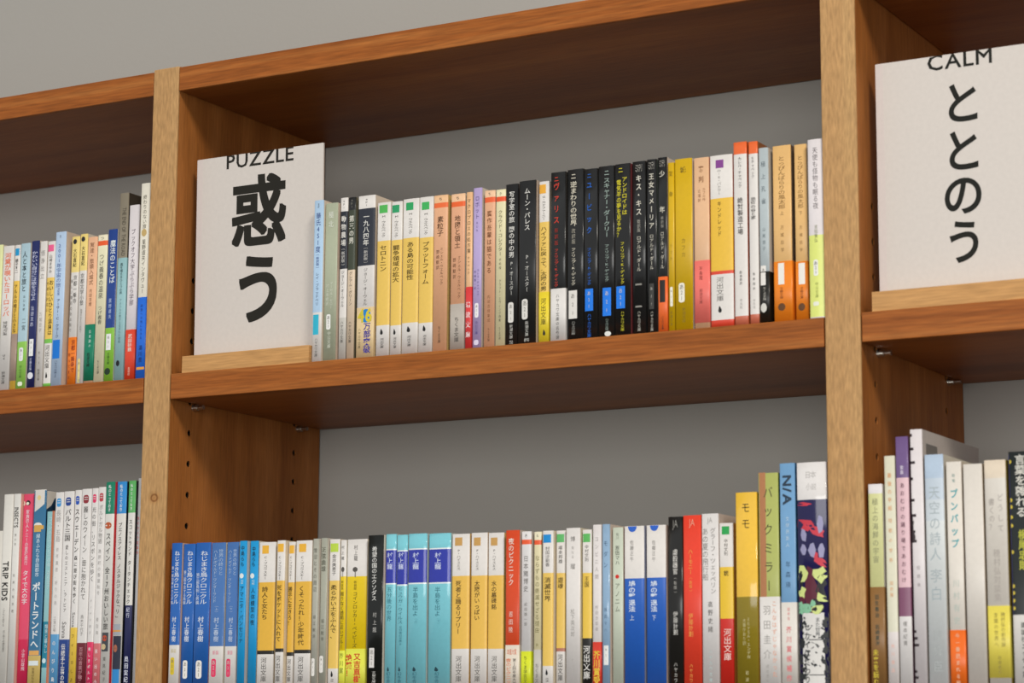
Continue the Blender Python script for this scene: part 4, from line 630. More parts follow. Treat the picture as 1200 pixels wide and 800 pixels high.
 {'x':428.9,'w':9.2,'y':6.5,'h':146.9,'d':105,'n':'paperback_book','l':'white and yellow paperback with a green square and brown line','s':'#d9cbb4','b':[(146.9,'#dcd7d2'),(109.5,'#e6c05c'),(43.7,'#b0705c'),(40.7,'#dcd7d2')],'t':[('塚本邦雄',133.6,117.8,'#4b4743',{'s':0.4814814814814835,'p':'author_name'}),('遊魂',105.8,95.3,'#4a3a12',{'s':0.62,'w':1}),('河出文庫',38.5,14.8,'#3a3632',{'s':0.56,'p':'publisher_name'})],'m':[('rect',0.06,0.88,143.8,136.5,'#5fb468','series_label')]},
 {'x':440.5,'w':14.1,'y':3.0,'h':148.4,'d':105,'n':'paperback_book','l':'plain white paperback without band between green-square ones','s':'#d2c8b0','b':[(148.4,'#dcd7d3')],'t':[('博',141.2,136.3,'#7a7672',{'s':0.36}),('奇なる',132.9,120.9,'#b5b1ac',{'s':0.2}),('瑠',117.2,111.9,'#7a7672',{'s':0.36}),('松下英次郎',77.6,53.1,'#a09c97',{'s':0.3,'p':'author_name'}),('す24',35.3,20.5,'#b5b1ac',{'s':0.2,'p':'publisher_name'})],'m':[]},
 {'x':455.7,'w':9.5,'y':4.9,'h':146.6,'d':105,'n':'paperback_book','l':'white and yellow paperback with a green square and black foot','s':'#dcd6b2','b':[(146.6,'#dcd7d2'),(108.7,'#ebc24c'),(51.8,'#1f1d1b')],'t':[('中村文則',133.4,118.4,'#5a5651',{'s':0.42,'p':'author_name'}),('王国',105.7,96.0,'#6a5420',{'s':0.5,'w':1}),('河出文庫',45.6,16.1,'#e0ddd8',{'s':0.72,'w':1,'p':'publisher_name'})],'m':[('rect',0.05,0.85,143.1,135.6,'#5cb45c','series_label')]},
 {'x':466.8,'w':8.9,'y':3.0,'h':150.4,'d':105,'n':'paperback_book','l':'white paperback with a red band lettered in yellow','s':'#c3bab4','b':[(150.4,'#dcd6d4')],'t':[('コンビニ人間',141.1,101.6,'#a8a29f',{'s':0.46}),('村田沙耶香',80.8,57.1,'#a8a29f',{'s':0.36,'p':'author_name'})],'m':[],'o':(48.3,5.7,'#d03b2b'),'ot':[('芥川賞受賞',40.9,4.2,'#e2bb3a',{'s':0.8,'w':3})]},
 {'x':476.2,'w':7.5,'y':3.0,'h':150.5,'d':105,'n':'paperback_book','l':'thin steel blue paperback,left of the pale green one','s':'#cfbfb0','b':[(150.5,'#8ba9c5')],'t':[('モダン',138.5,110.2,'#55708c',{'s':0.6}),('原田マハ',79.1,55.5,'#5d7894',{'s':0.4,'p':'author_name'})],'m':[('rect',0.25,0.85,45.2,28.4,'#dfe0de','author_code_label')],'bu':1,'g':0.15},
 {'x':484.9,'w':10.3,'y':5.9,'h':147.5,'d':105,'n':'paperback_book','l':'pale green paperback with a small red dot','s':'#c9a292','b':[(147.5,'#c3cab8')],'t':[('角川',142.9,136.9,'#8a8e80',{'s':0.3,'p':'publisher_name'}),('原田マハ',131.7,114.6,'#454a40',{'s':0.4,'p':'author_name'}),('アノニム',99.8,73.2,'#6f7566',{'s':0.48})],'m':[('oval',0.3,0.66,106.4,102.9,'#cf2a1c','red_dot')]},
 {'x':496.5,'w':19.0,'y':5.9,'h':148.1,'d':105,'n':'paperback_book','l':'white and royal blue paperback,left volume of two alike','s':'#8a8fa6','b':[(148.1,'#dcd7d2'),(102.7,'#2560be')],'t':[('佐藤正午',136.3,117.1,'#8a8682',{'s':0.2,'dx':-0.1,'p':'author_name'}),('鳩の撃退法',100.8,73.6,'#cfd9ea',{'s':0.36,'dx':-0.1,'w':2}),('上',71.4,66.2,'#cfd9ea',{'s':0.24,'dx':-0.1})],'m':[('half',0.2,0.65,147.8,142.9,'#2a60c4','publisher_emblem')]},
 {'x':517.0,'w':18.5,'y':7.6,'h':148.3,'d':105,'n':'paperback_book','l':'white and royal blue paperback,right volume of two alike','s':'#c4ab9c','b':[(148.3,'#dcd7d2'),(103.0,'#2560be')],'t':[('佐藤正午',135.8,116.6,'#8a8682',{'s':0.2,'dx':-0.1,'p':'author_name'}),('鳩の撃退法',100.4,73.3,'#cfd9ea',{'s':0.36,'dx':-0.1,'w':2}),('下',71.1,65.9,'#cfd9ea',{'s':0.24,'dx':-0.1})],'m':[('half',0.2,0.65,148.1,143.2,'#2a60c4','publisher_emblem')]},
 {'x':537.3,'w':13.7,'y':9.0,'h':155.0,'d':105,'n':'paperback_book','l':'black paperback beside the bright red one on the lower middle shelf','s':'#2c2a27','b':[(155.0,'#1e1d1b')],'t':[('JA',152.2,145.6,'#8a8781',{'s':0.4,'r':2,'p':'publisher_name'}),('虐殺器官',127.1,105.1,'#d3d0ca',{'s':0.36,'w':1}),('（新版）',103.7,88.3,'#a9a6a0',{'s':0.22}),('伊藤計劃',73.7,53.3,'#d3d0ca',{'s':0.34,'p':'author_name'}),('ハヤカワ',30.8,12.8,'#c4c1bb',{'s':0.26,'p':'publisher_name'})],'m':[],'g':0.2},
 {'x':551.5,'w':17.0,'y':9.0,'h':155.6,'d':105,'n':'paperback_book','l':'bright red paperback between the black one and a white one','s':'#a82016','b':[(155.6,'#e2402a')],'t':[('JA',152.3,146.4,'#efa088',{'s':0.34,'r':2,'p':'publisher_name'}),('ハーモニー',126.6,104.7,'#eba04c',{'s':0.26,'dx':-0.08,'w':1}),('（新版）',103.2,89.4,'#eba04c',{'s':0.18,'dx':-0.08}),('伊藤計劃',71.9,51.6,'#eba04c',{'s':0.26,'dx':-0.08,'p':'author_name'}),('ハヤカワ',29.2,12.7,'#eba04c',{'s':0.2,'dx':-0.08,'p':'publisher_name'})],'m':[]},
 {'x':569.1,'w':15.7,'y':9.0,'h':156.3,'d':105,'n':'paperback_book','l':'white paperback with a two-column grey title,right of the bright red one','s':'#cfc0b6','b':[(156.3,'#dad6d4')],'t':[('JA',153.1,148.7,'#aaa6a2',{'s':0.34,'r':2,'p':'publisher_name'}),('グラーフ・ツェッペリン',144.3,87.5,'#8a8682',{'s':0.34,'dx':0.18}),('あの夏の飛行船',144.3,99.1,'#8a8682',{'s':0.38,'dx':-0.28}),('高野史緒',82.4,54.3,'#55514d',{'s':0.3,'p':'author_name'}),('ハヤカワ文庫',41.3,12.6,'#b4c8c6',{'s':0.2,'p':'publisher_name'})],'m':[]},
 {'x':585.5,'w':12.9,'y':9.0,'h':147.7,'d':105,'n':'paperback_book','l':'white and yellow paperback with a green square and red foot','s':'#d89c4a','b':[(147.7,'#dcd7d2'),(110.3,'#ebc032'),(66.6,'#ce2a20')],'t':[('中村文則',134.3,119.8,'#5a5651',{'s':0.28,'p':'author_name'}),('銃',107.4,102.4,'#4a3a12',{'s':0.36,'w':1}),('河出文庫',58.3,31.1,'#e8c8c0',{'s':0.56,'dx':0.05,'w':1,'p':'publisher_name'})],'m':[('rect',0.2,0.75,144.9,137.9,'#2aa04e','series_label')]},
 {'x':603.2,'w':19.7,'y':3.0,'h':172.5,'d':120,'n':'tall_paperback_book','l':'tall yellow and olive book with a two-character title','s':'#b98a26','b':[(172.5,'#e6b942'),(84.2,'#8c7a22')],'t':[('モモ',166.4,138.9,'#4a3c14',{'s':0.42}),('ミヒャエル・エンデ作',67.0,32.1,'#c9bf8a',{'s':0.16,'dx':0.08,'p':'author_name'}),('大島かおり訳',66.3,43.5,'#c9bf8a',{'s':0.16,'dx':-0.12,'p':'author_name'}),('岩波',23.6,12.3,'#c9bf8a',{'s':0.16,'p':'publisher_name'})],'m':[],'bu':1.2,'g':0.12},
 {'x':624.0,'w':18.6,'y':4.0,'h':188.1,'d':130,'n':'hardcover_book','l':'tall book split lengthwise in brown and olive green above a white band','s':'#6f7a34','b':[(188.1,'#aab062')],'t':[('バックミラー',179.4,85.2,'#4e4a2c',{'s':0.5,'w':0})],'m':[('rect',0,0.38,188.7,83.8,'#b07850','brown_stripe')],'o':(83.8,3.8,'#dcd8d4'),'ot':[('羽田圭介',78.8,29.8,'#a4a09c',{'s':0.4,'dx':-0.12}),('こんなはずじゃなかった',80.9,16.4,'#e3a083',{'s':0.24,'dx':0.25}),('河出書房',27.7,12.2,'#a4a09c',{'s':0.16,'dx':-0.12})]},
 {'x':643.5,'w':14.4,'y':4.0,'h':195.5,'d':130,'n':'hardcover_book','l':'tall sky blue book with three sideways capital letters','s':'#35668f','b':[(195.5,'#6f9cc4')],'t':[('N/A',185.8,159.8,'#26384a',{'s':0.54,'dx':0,'w':3,'r':1}),('文學界新人',151.2,124.0,'#b9d0e0',{'s':0.26,'p':'publisher_name'}),('年森瑛',114.7,89.1,'#3c5a76',{'s':0.34,'p':'author_name'})],'m':[],'o':(78.8,3.7,'#dcd6ce'),'ot':[('選考会',74.9,63.5,'#e59c98',{'s':0.2}),('芥川賞候補作',60.0,12.1,'#dd6e74',{'s':0.36,'w':1})]},
 {'x':659.7,'w':26.9,'y':2.0,'h':195.0,'d':130,'n':'hardcover_book','l':'thick book with white head above dark blue,red and green art,by the upright','s':'#c4bebb','b':[(195.0,'#dcd8d6'),(163.7,'#231f4e')],'t':[('日本',187.4,181.6,'#bfbbb8',{'s':0.36,'r':2,'p':'publisher_name'}),('小説',177.3,171.6,'#bfbbb8',{'s':0.36,'r':2,'p':'publisher_name'})],'m':[],'bu':1.6,'g':0.1,'gr':1},
]),
('travel books on the lower left shelf', 1.5832, [
 {'x':-223.6,'w':14.1,'y':4.0,'h':170.2,'d':140,'n':'paperback_book','l':'low white book cut off by the left edge,lower left shelf','s':'#cfc3b2','b':[(170.2,'#d9d4cb')],'t':[],'m':[]},
 {'x':-209.3,'w':12.5,'y':3.0,'h':207.1,'d':140,'n':'travel_book','l':'tall white book with large sideways black capitals','s':'#cfcac0','b':[(207.1,'#dbd7cf')],'t':[('TRIP KIDS',139.2,98.7,'#2e2c2a',{'s':0.6,'dx':0.0,'w':2,'r':1}),('こどもと旅する',91.8,72.9,'#6a6661',{'s':0.24,'p':'author_name'}),('はじめての海外旅行',69.5,47.2,'#4a4642',{'s':0.24,'dx':0.1,'p':'author_name'})],'m':[]},
 {'x':-196.1,'w':8.8,'y':3.0,'h':207.1,'d':140,'n':'travel_book','l':'slim white book with small sideways black capitals,left of the pink one','s':'#d8a898','b':[(207.1,'#dbd8d2')],'t':[('INSECTS',193.5,172.6,'#3a3734',{'s':0.6,'w':1,'r':1}),('旅の虫',167.4,153.6,'#8a8681',{'s':0.3,'p':'author_name'}),('世界の昆虫館',127.7,84.7,'#6a6661',{'s':0.32})],'m':[('rect',-0.05,0.05,153.6,67.6,'#6a9cc4','blue_line')]},
 {'x':-187.0,'w':13.5,'y':7.1,'h':206.8,'d':140,'n':'travel_book','l':'crimson pink travel book,the only pink spine on the lower left shelf','s':'#b8304e','b':[(206.8,'#de4a6a'),(59.9,'#cf2350')],'t':[('家族四人トニーの冒険旅行',190.8,134.5,'#f0d0d6',{'s':0.34,'w':1}),('タイで大の字',129.3,94.9,'#f4e2e4',{'s':0.56,'w':1}),('小宮山雄飛',50.5,28.4,'#f0cfd8',{'s':0.34,'dx':0.1,'p':'author_name'})],'m':[('oval',-0.02,0.2,199.5,195.1,'#e9dfc6','cartoon_dot'),('oval',0.28,0.72,200.3,195.1,'#26201e','cartoon_dot'),('oval',0.3,0.6,198.6,195.5,'#e9e4d0','cartoon_dot')]},
 {'x':-169.7,'w':15.9,'y':3.0,'h':209.2,'d':148,'n':'travel_book','l':'blue travel book with a yellow beer mug drawing','s':'#14344e','b':[(209.2,'#336d93'),(43.4,'#c9ae63')],'t':[('緑あふれる自由都市',165.5,121.7,'#c9dbe6',{'s':0.34,'w':1}),('ポートランドへ',116.6,50.1,'#e6edf0',{'s':0.66,'w':2}),('吉本ばなな',31.5,16.3,'#5c4a1c',{'s':0.26,'p':'author_name'})],'m':[('slant',0,1,209.9,187.1,'#d6d1c9','white_head_panel'),('oval',0.3,0.6,204.4,199.2,'#dcc48c','sun_emblem'),('oval',0.1,0.75,176.7,171.5,'#e6e2da','beer_foam'),('rect',0.12,0.7,174.1,167.2,'#d3a452','beer_mug'),('rect',0.7,0.9,173.7,169.8,'#d3a452','beer_mug_handle'),('rect',0.1,0.9,48.4,43.8,'#dba45c','edition_tag'),('rect',0.1,0.88,38.3,33.6,'#d8e0e0','edition_tag')],'sp':[('white_side_panel','#cfc8bd',[(1.6,190),(8.5,194),(13.3,201.5),(24,208),(60,208.8),(1.6,208.8)])]},
 {'x':-151.9,'w':10.2,'y':3.0,'h':187.3,'d':140,'n':'travel_book','l':'thin teal travel book lower than its neighbours','s':'#cfc3b2','b':[(187.3,'#8cbcc0'),(77.0,'#157f98'),(31.4,'#8cbcc0')],'t':[('コペンハーゲンとその街',182.1,131.5,'#c4dee0',{'s':0.5}),('森百合子',128.1,109.3,'#c4dee0',{'s':0.4,'p':'author_name'}),('雑貨と暮らし',74.5,45.7,'#c9e2e8',{'s':0.42})],'m':[('rect',0.72,1,187.7,6.2,'#b56a4c','orange_edge_stripe'),('oval',0.1,0.6,40.7,35.6,'#c9e2e8','rose_emblem')]},
 {'x':-141.5,'w':10.4,'y':3.0,'h':206.2,'d':148,'n':'travel_book','l':'white travel book with light blue badge and light blue foot','s':'#cfc6c4','b':[(206.2,'#dad6d3'),(64.2,'#5b9ccc')],'t':[('長崎・五島',188.6,156.0,'#a8a4a2',{'s':0.6,'w':0}),('世界遺産、祈りの島',151.7,92.1,'#b0acaa',{'s':0.36}),('江濱丈裕',81.9,66.7,'#9c9896',{'s':0.34,'p':'author_name'}),('のんびり島旅',59.9,6.1,'#e2dfdc',{'s':0.42,'w':1})],'m':[('round',0.2,0.75,200.1,191.5,'#3d93cf','series_badge'),('rect',0.3,0.66,198.1,197.4,'#d5d2cf','badge_line'),('rect',0.3,0.66,195.8,195.1,'#d5d2cf','badge_line')]},
 {'x':-130.5,'w':12.8,'y':3.0,'h':206.6,'d':148,'n':'travel_book','l':'white travel book with navy badge and navy foot','s':'#cfc6c4','b':[(206.6,'#dad6d3'),(58.9,'#1f3f86')],'t':[('バルト三国',188.9,156.4,'#4a4643',{'s':0.6,'w':1}),('愛しのエストニア、ラトビア',153.0,85.1,'#55514f',{'s':0.32}),('Sanna',76.6,59.8,'#4a4643',{'s':0.4,'r':1,'p':'author_name'}),('伝統手工芸の聖地',54.7,6.1,'#e2dfdc',{'s':0.42,'w':1})],'m':[('round',0.2,0.75,200.6,192.0,'#24428c','series_badge'),('rect',0.3,0.66,198.6,197.9,'#d5d2cf','badge_line'),('rect',0.3,0.66,196.3,195.6,'#d5d2cf','badge_line')]},
 {'x':-116.7,'w':8.5,'y':3.0,'h':207.3,'d':148,'n':'travel_book','l':'slim white travel book with blue badge and yellow foot','s':'#cfc6c4','b':[(207.3,'#dad6d3'),(70.5,'#e3bf45')],'t':[('スウェーデン',189.3,144.1,'#33302e',{'s':0.7,'w':1}),('森に遊び街を歩く',142.4,93.3,'#3a3634',{'s':0.5,'w':1}),('Sanna',85.7,70.5,'#4a4643',{'s':0.4,'r':1,'p':'author_name'}),('フィーカしよう',66.3,6.1,'#5a4718',{'s':0.42,'w':1})],'m':[('round',0.2,0.75,201.3,192.7,'#2350ae','series_badge'),('rect',0.3,0.66,199.3,198.6,'#d5d2cf','badge_line'),('rect',0.3,0.66,197.0,196.3,'#d5d2cf','badge_line')]},
 {'x':-107.8,'w':12.4,'y':3.0,'h':208.0,'d':148,'n':'travel_book','l':'white travel book with dark red badge and maroon foot','s':'#cfc6c4','b':[(208.0,'#dad6d3'),(55.3,'#6d1f2c')],'t':[('麗しのウィーン、音に抱かれて',190.6,97.3,'#4a4643',{'s':0.5,'w':0}),('鳥木千代子',83.0,62.0,'#8a8683',{'s':0.34,'p':'author_name'}),('百年の音楽が聴こえる',51.1,6.0,'#b98088',{'s':0.42,'w':1})],'m':[('round',0.2,0.75,202.0,193.5,'#8c2b33','series_badge'),('rect',0.3,0.66,200.0,199.3,'#d5d2cf','badge_line'),('rect',0.3,0.66,197.8,197.1,'#d5d2cf','badge_line')]},
 {'x':-94.8,'w':7.8,'y':3.0,'h':208.2,'d':148,'n':'travel_book','l':'slim white travel book with bright pink badge and pink foot','s':'#cfc6c4','b':[(208.2,'#dad6d3'),(56.0,'#dc2f60')],'t':[('光の街、リスボンを歩く',190.1,114.7,'#5c5856',{'s':0.66,'w':0}),('オノヤマ節子',99.5,61.8,'#a8a4a2',{'s':0.36,'p':'author_name'}),('美しきポルトガル',51.8,6.0,'#e2dfdc',{'s':0.42,'w':1})],'m':[('round',0.2,0.75,202.2,193.7,'#da3463','series_badge'),('rect',0.3,0.66,200.2,199.5,'#d5d2cf','badge_line'),('rect',0.3,0.66,198.0,197.3,'#d5d2cf','badge_line')]},
 {'x':-86.8,'w':9.1,'y':3.0,'h':209.0,'d':148,'n':'travel_book','l':'slim white travel book with brick red badge and rose foot','s':'#cfc6c4','b':[(209.0,'#dad6d3'),(54.6,'#cf6f72')],'t':[('ポルトガル物語',191.5,152.4,'#908c89',{'s':0.56,'w':0}),('漁師町の春夏秋冬',148.2,101.0,'#a5a19e',{'s':0.42}),('青目海',80.9,61.7,'#a5a19e',{'s':0.4,'p':'author_name'}),('思い出の小箱',50.4,6.0,'#f0d4d4',{'s':0.42,'w':1})],'m':[('round',0.2,0.75,203.0,194.5,'#b6444c','series_badge'),('rect',0.3,0.66,201.0,200.3,'#d5d2cf','badge_line'),('rect',0.3,0.66,198.8,198.1,'#d5d2cf','badge_line')]},
 {'x':-77.5,'w':11.2,'y':3.0,'h':213.6,'d':148,'n':'travel_book','l':'white travel book with dark green head panel and an orange round emblem','s':'#c4222a','b':[(213.6,'#117a5c'),(181.8,'#dcd9d3')],'t':[('私のとっておき',210.7,183.9,'#e6ebe4',{'s':0.34,'w':1,'p':'publisher_name'}),('スペイン',163.1,134.4,'#3c3936',{'s':0.56,'w':1}),('全17州おいしい旅',129.3,67.4,'#3c3936',{'s':0.54,'w':1}),('東真紀子',42.4,15.9,'#4a4643',{'s':0.34,'p':'author_name'})],'m':[('oval',0.05,0.8,173.7,166.9,'#b8572f','round_emblem'),('rect',0.02,1,64.9,46.5,'#41454a','food_photo'),('oval',0.2,0.7,62.4,56.5,'#b8492c','food_photo_detail'),('oval',0.1,0.6,54.0,48.2,'#c9b48a','food_photo_detail')]},
 {'x':-66.0,'w':11.8,'y':6.3,'h':213.7,'d':148,'n':'travel_book','l':'white travel book with bright blue head panel and photo strips below','s':'#16181a','b':[(213.7,'#2f86c8'),(181.9,'#dcd9d3')],'t':[('私のとっておき',210.8,184.0,'#e6ebe4',{'s':0.34,'w':1,'p':'publisher_name'}),('ブエノスアイレス',173.0,135.9,'#3c3936',{'s':0.42,'w':1}),('ノスタルジックな「リ」',132.6,78.1,'#3c3936',{'s':0.44,'w':1})],'m':[('rect',0.02,1,73.1,62.3,'#9fa4ac','skyline_photo'),('rect',0.05,1,67.3,65.6,'#d59a4c','skyline_photo_detail'),('rect',0.02,0.95,61.5,29.1,'#2c3040','dancer_photo'),('oval',0.2,0.6,53.2,45.7,'#a8664c','dancer_photo_detail'),('rect',0,1,29.1,5.9,'#2f86c8','blue_foot_panel')]},
 {'x':-53.4,'w':8.8,'y':8.5,'h':214.3,'d':148,'n':'travel_book','l':'white travel book with light green head panel and navy foot','s':'#17181a','b':[(214.3,'#5aa95e'),(182.5,'#dcd9d3'),(91.4,'#232755')],'t':[('私のとっておき',211.3,184.6,'#e6ebe4',{'s':0.34,'w':1,'p':'publisher_name'}),('スコットランド',176.1,139.1,'#3c3936',{'s':0.5,'w':1}),('タータンチェック',135.7,92.2,'#3c3936',{'s':0.5,'w':1}),('紀行',89.7,78.9,'#c9cce0',{'s':0.5,'w':1}),('奥田実紀',42.3,15.8,'#d3d6e6',{'s':0.6,'w':1,'p':'author_name'})],'m':[]},
 {'x':-44.4,'w':10.3,'y':12.0,'h':216.7,'d':148,'n':'travel_book','l':'white book mostly hidden behind the left upright,last on the lower left shelf','s':'#cfc3b2','b':[(216.7,'#d4d2d2')],'t':[('旅のカメラ道案内',179.4,140.7,'#df8a86',{'s':0.3,'dx':-0.32,'w':1})],'m':[]},
]),
('books on the lower right shelf', 1.5832, [
 {'x':722.5,'w':12.8,'y':3.0,'h':174.1,'d':128,'n':'hardcover_book','l':'shortest book on the lower right shelf,lime cream with a brown band','s':'#c9c3bb','b':[(174.1,'#dcd7d8'),(166.3,'#d3d396')],'t':[('極上の海鮮の宇宙',162.8,108.7,'#8c8c6a',{'s':0.44})],'m':[],'o':(89.5,3.4,'#8a6438'),'ot':[('羽生善治',83.6,64.2,'#3a4438',{'s':0.3,'w':1}),('岩崎夏海',59.3,41.3,'#3a4438',{'s':0.3,'w':1}),('未来を読む力',39.2,3.4,'#cdb83a',{'s':0.4,'dx':-0.15,'w':2})]},
 {'x':736.7,'w':9.3,'y':4.3,'h':197.0,'d':128,'n':'hardcover_book','l':'slim pale cream book with faint orange lettering','s':'#cfc3b2','b':[(197.0,'#d6d3bd'),(52.9,'#ddd5d2')],'t':[('最後の手紙',184.2,150.4,'#e0a878',{'s':0.4,'w':1}),('短歌の世界',147.6,107.0,'#e0a878',{'s':0.36}),('岡井隆',94.5,80.6,'#e0a878',{'s':0.34,'p':'author_name'}),('角川書店',44.7,18.5,'#eab9ab',{'s':0.34,'p':'publisher_name'})],'m':[]},
 {'x':746.8,'w':10.9,'y':4.3,'h':212.4,'d':128,'n':'hardcover_book','l':'slim book with purple head and pink title panel','s':'#5c3848','b':[(212.4,'#6b5282'),(178.4,'#dbb6bd'),(88.7,'#7f4c68'),(65.2,'#dcd8d6')],'t':[('歌集',188.6,180.9,'#cfc4d6',{'s':0.3,'w':1,'p':'publisher_name'}),('あおむけの踊り場であおむけ',175.2,91.5,'#6a4450',{'s':0.36,'w':1}),('榎本紀貴',61.7,41.1,'#77736f',{'s':0.34,'p':'author_name'})],'m':[]},
 {'x':759.2,'w':10.5,'y':5.1,'h':217.8,'d':148,'n':'hardcover_book','l':'tallest white book on the lower right shelf with black ink marks on its spine edge','s':'#b3aaa5','b':[(217.8,'#dcd5d6')],'t':[('短歌集',107.8,87.0,'#a49c9e',{'s':0.28,'p':'author_name'})],'m':[('rect',0,0.06,212.8,211.3,'#2c2628','ink_mark'),('rect',-0.02,0.2,214.2,211.9,'#3a3034','ink_mark'),('rect',-0.02,0.30000000000000004,202.9,200.6,'#3a3034','ink_mark'),('rect',-0.02,0.4,191.6,189.4,'#3a3034','ink_mark'),('rect',-0.02,0.2,178.3,176.0,'#3a3034','ink_mark'),('rect',-0.02,0.30000000000000004,160.7,158.5,'#3a3034','ink_mark'),('rect',-0.02,0.4,148.2,145.9,'#3a3034','ink_mark'),('rect',-0.02,0.2,142.6,140.3,'#3a3034','ink_mark'),('rect',-0.02,0.30000000000000004,134.9,132.7,'#3a3034','ink_mark'),('rect',-0.02,0.4,127.2,125.0,'#3a3034','ink_mark'),('rect',-0.02,0.2,54.0,51.8,'#3a3034','ink_mark'),('rect',-0.02,0.30000000000000004,48.5,46.3,'#3a3034','ink_mark'),('rect',-0.02,0.4,43.0,40.8,'#3a3034','ink_mark'),('rect',-0.02,0.2,21.8,19.6,'#3a3034','ink_mark'),('rect',-0.02,0.30000000000000004,17.0,14.8,'#3a3034','ink_mark'),('oval',-0.05,0.16,146.8,124.5,'#3a3034','ink_mark'),('rect',-0.02,0.05,160.7,127.2,'#3a3034','ink_mark'),('oval',0.0,0.3,132.8,125.9,'#3a3034','ink_mark')],'sp':[('barcode_panel','#6a6663',[(10,198),(38,198),(38,207),(10,207)])]},
 {'x':771.2,'w':16.0,'y':4.9,'h':196.2,'d':128,'n':'hardcover_book','l':'white book shading to pale blue at its head','s':'#c9c2b4','b':[(196.2,'#aebfd2'),(176.8,'#bcc8d4'),(159.4,'#c8d0d6'),(142.0,'#d4d8d8')],'t':[('天空の詩人',171.2,108.7,'#a9b4b8',{'s':0.62}),('李白',104.6,75.7,'#a3aeb2',{'s':0.66}),('陳舜臣',55.8,18.3,'#a9adad',{'s':0.5,'p':'author_name'})],'m':[]},
 {'x':788.7,'w':13.5,'y':6.1,'h':189.6,'d':128,'n':'hardcover_book','l':'off-white book with a turquoise title and orange band','s':'#c7baa8','b':[(189.6,'#dcd5cb')],'t':[('歌集',180.4,172.0,'#8fa9a4',{'s':0.2,'p':'publisher_name'}),('ブンバップ',168.5,118.0,'#2f9ea8',{'s':0.52,'w':2}),('川村有史',95.9,56.2,'#b3bfb6',{'s':0.44,'p':'author_name'})],'m':[],'o':(53.5,3.3,'#ec6a1c'),'ot':[('今一番読まれる歌集',51.5,3.3,'#f2c8a8',{'s':0.28})]},
 {'x':803.7,'w':16.0,'y':4.9,'h':186.8,'d':128,'n':'hardcover_book','l':'blank off-white book without any lettering','s':'#b9a68c','b':[(186.8,'#d8d1c8')],'t':[],'m':[]},
 {'x':821.2,'w':18.4,'y':4.2,'h':189.0,'d':128,'n':'hardcover_book','l':'cream book with a yellow paper band around its lower half','s':'#b59a3c','b':[(189.0,'#d9cab6'),(174.3,'#d6cfc5')],'t':[('どうして',162.6,129.7,'#a8a099',{'s':0.3,'dx':0.22}),('書くの？',158.5,131.7,'#a8a099',{'s':0.3,'dx':-0.18}),('穂村弘対談集',117.4,75.2,'#aaa29b',{'s':0.34})],'m':[],'o':(72.1,15.2,'#dfcf56'),'ot':[('穂村弘の創作論',67.1,39.4,'#98893c',{'s':0.2,'dx':0.2}),('言葉の世界へ',67.1,39.4,'#98893c',{'s':0.2,'dx':-0.12}),('筑摩書房',32.7,17.9,'#98893c',{'s':0.16})]},
 {'x':841.9,'w':21.6,'y':4.0,'h':194.8,'d':128,'n':'hardcover_book','l':'black book with white title and yellow dots,cut by the right frame edge','s':'#333333','b':[(194.8,'#1e2322'),(64.6,'#dad6d0')],'t':[('言葉を離れる',192.5,141.8,'#cfccc2',{'s':0.42,'dx':-0.05,'w':2}),('横尾忠則',132.2,99.7,'#b8b83e',{'s':0.36,'dx':-0.02,'w':2,'p':'author_name'}),('講談社エッセイ賞',59.2,15.1,'#3c4038',{'s':0.2,'dx':-0.1,'w':1})],'m':[('oval',-0.02,0.12,188.3,185.2,'#cdb83a','yellow_dot'),('oval',-0.02,0.12,157.5,154.4,'#cdb83a','yellow_dot'),('oval',-0.02,0.12,152.0,148.9,'#cdb83a','yellow_dot'),('oval',-0.02,0.12,143.8,140.8,'#cdb83a','yellow_dot'),('oval',-0.02,0.12,137.0,133.9,'#cdb83a','yellow_dot'),('oval',-0.02,0.12,115.9,112.9,'#cdb83a','yellow_dot'),('oval',-0.02,0.12,88.9,85.8,'#cdb83a','yellow_dot'),('oval',-0.02,0.12,83.5,80.4,'#cdb83a','yellow_dot'),('oval',-0.02,0.12,77.4,74.4,'#cdb83a','yellow_dot'),('oval',-0.02,0.12,71.3,68.3,'#cdb83a','yellow_dot'),('rect',-0.01,0.04,192.5,64.6,'#3a3a68','indigo_edge_stripe')]},
]),
]

for group, base, books in ROWS:
    for e in books:
        build_book(e, base, group)

# ---------------------------------------------------------------- display signs and their stands
M_PANEL = paper('#cec6bf', 0.5, 0.4)
M_PANEL_EDGE = paper('#d9d2bf', 0.6, 0.3)
def sign(x0, base, y, tilt, lines, label, col):
    w, h, t = 151.5, 212.5, 2.6
    root = thing('display_panel', label, 'sign', ((x0 + w / 2) * 1e-3, y * 1e-3, base))
    root.rotation_euler = (tilt, 0, 0)
    link('panel', box_mesh('panel', -w / 2e3, w / 2e3, 0, t * 1e-3, 0, h * 1e-3, M_PANEL, 0.0003, 1), root)
    for nm, s, z1, z0, em, dx, wt, rot in lines:
        P, F = layout(s, z1, z0, em, dx, wt, rot)
        V_ = [(x * 1e-3, -0.00015 - q * 0.00001, min(z, h - .15) * 1e-3) for x, z, q in P]
        link(nm, mesh(nm, V_, F, paper(col, .6, .15)), root)
    link('edge_film', box_mesh('edge_film', (-w / 2) * 1e-3, (-w / 2 + 7) * 1e-3, -0.0001, 0, 0.001, (h - .5) * 1e-3, paper('#cfc4bf', .5, .4)), root)
    return root

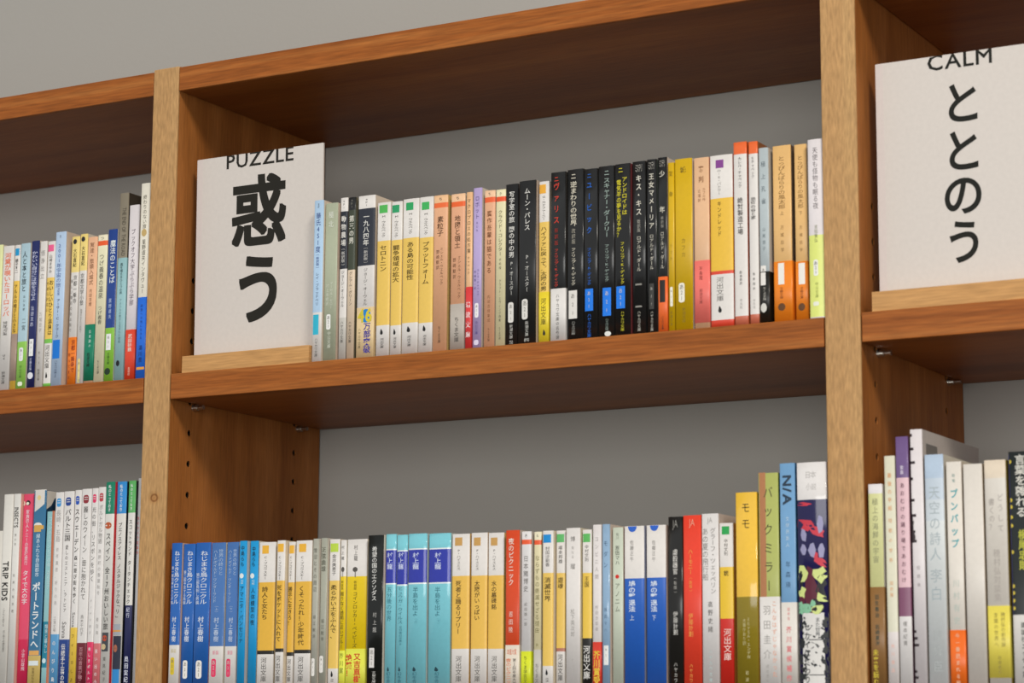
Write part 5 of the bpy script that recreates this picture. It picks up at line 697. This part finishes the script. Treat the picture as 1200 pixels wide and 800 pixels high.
def stand(x0, x1, base, label):
    """wooden block with a slot along its length"""
    root = thing('panel_stand', label, 'stand', ((x0 + x1) / 2e3, 0.001, base))
    hw = (x1 - x0) / 2e3
    pr = [(0, 0), (.040, 0), (.040, .0165), (.0262, .0165), (.0262, .006), (.0205, .006), (.0205, .0165), (0, .0165)]
    n = len(pr)
    V_ = [(-hw, y, z) for y, z in pr] + [(hw, y, z) for y, z in pr]
    F = [(i, (i + 1) % n, n + (i + 1) % n, n + i) for i in range(n)]
    F += [(0, 1, 4, 5), (1, 2, 3, 4), (0, 5, 6, 7), (n + 5, n + 4, n + 1, n), (n + 4, n + 3, n + 2, n + 1), (n + 7, n + 6, n + 5, n)]
    me = mesh('block', V_, F, M_BLOCK)
    bm = bmesh.new(); bm.from_mesh(me); bmesh.ops.recalc_face_normals(bm, faces=bm.faces[:])
    bm.to_mesh(me); bm.free()
    link('block', me, root)
    return root

stand(14.2, 164.2, G['zm1'], 'pale wooden slotted block on the middle shelf holding the bold two-character sign')
stand(730.6, 880.6, G['zr1'], 'pale wooden slotted block on the right shelf holding the four-character sign')
B1 = (G['zm1'] + 0.0063)
sign(12.8, B1, 22.2, math.radians(1.0), [
    ('heading', 'PUZZLE', 213.4, 199.0, 82.5, 0.7, 1, 2),
    ('main_lettering', '惑', 189.6, 115.4, 68, 0.3, 4, 0),
    ('main_lettering', 'う', 112.7, 37.8, 65.5, 1.4, 4, 0)],
    'white sign with bold black 惑う under PUZZLE, standing left on the middle shelf', '#26241f')
B2 = (G['zr1'] + 0.0063)
sign(729.9, B2, 22.2, 0.0, [
    ('heading', 'CALM', 213.6, 200.0, 58, -1.0, 1, 2),
    ('main_lettering', 'と', 188.5, 149.3, 36.5, 0.2, 2, 0),
    ('main_lettering', 'と', 147.6, 108.0, 36.5, -0.2, 2, 0),
    ('main_lettering', 'の', 109.5, 70.5, 37, -0.9, 2, 0),
    ('main_lettering', 'う', 70.5, 29.8, 36, -0.6, 2, 0)],
    'white sign with thin black ととのう under CALM, at the right edge of the photo', '#20201c')
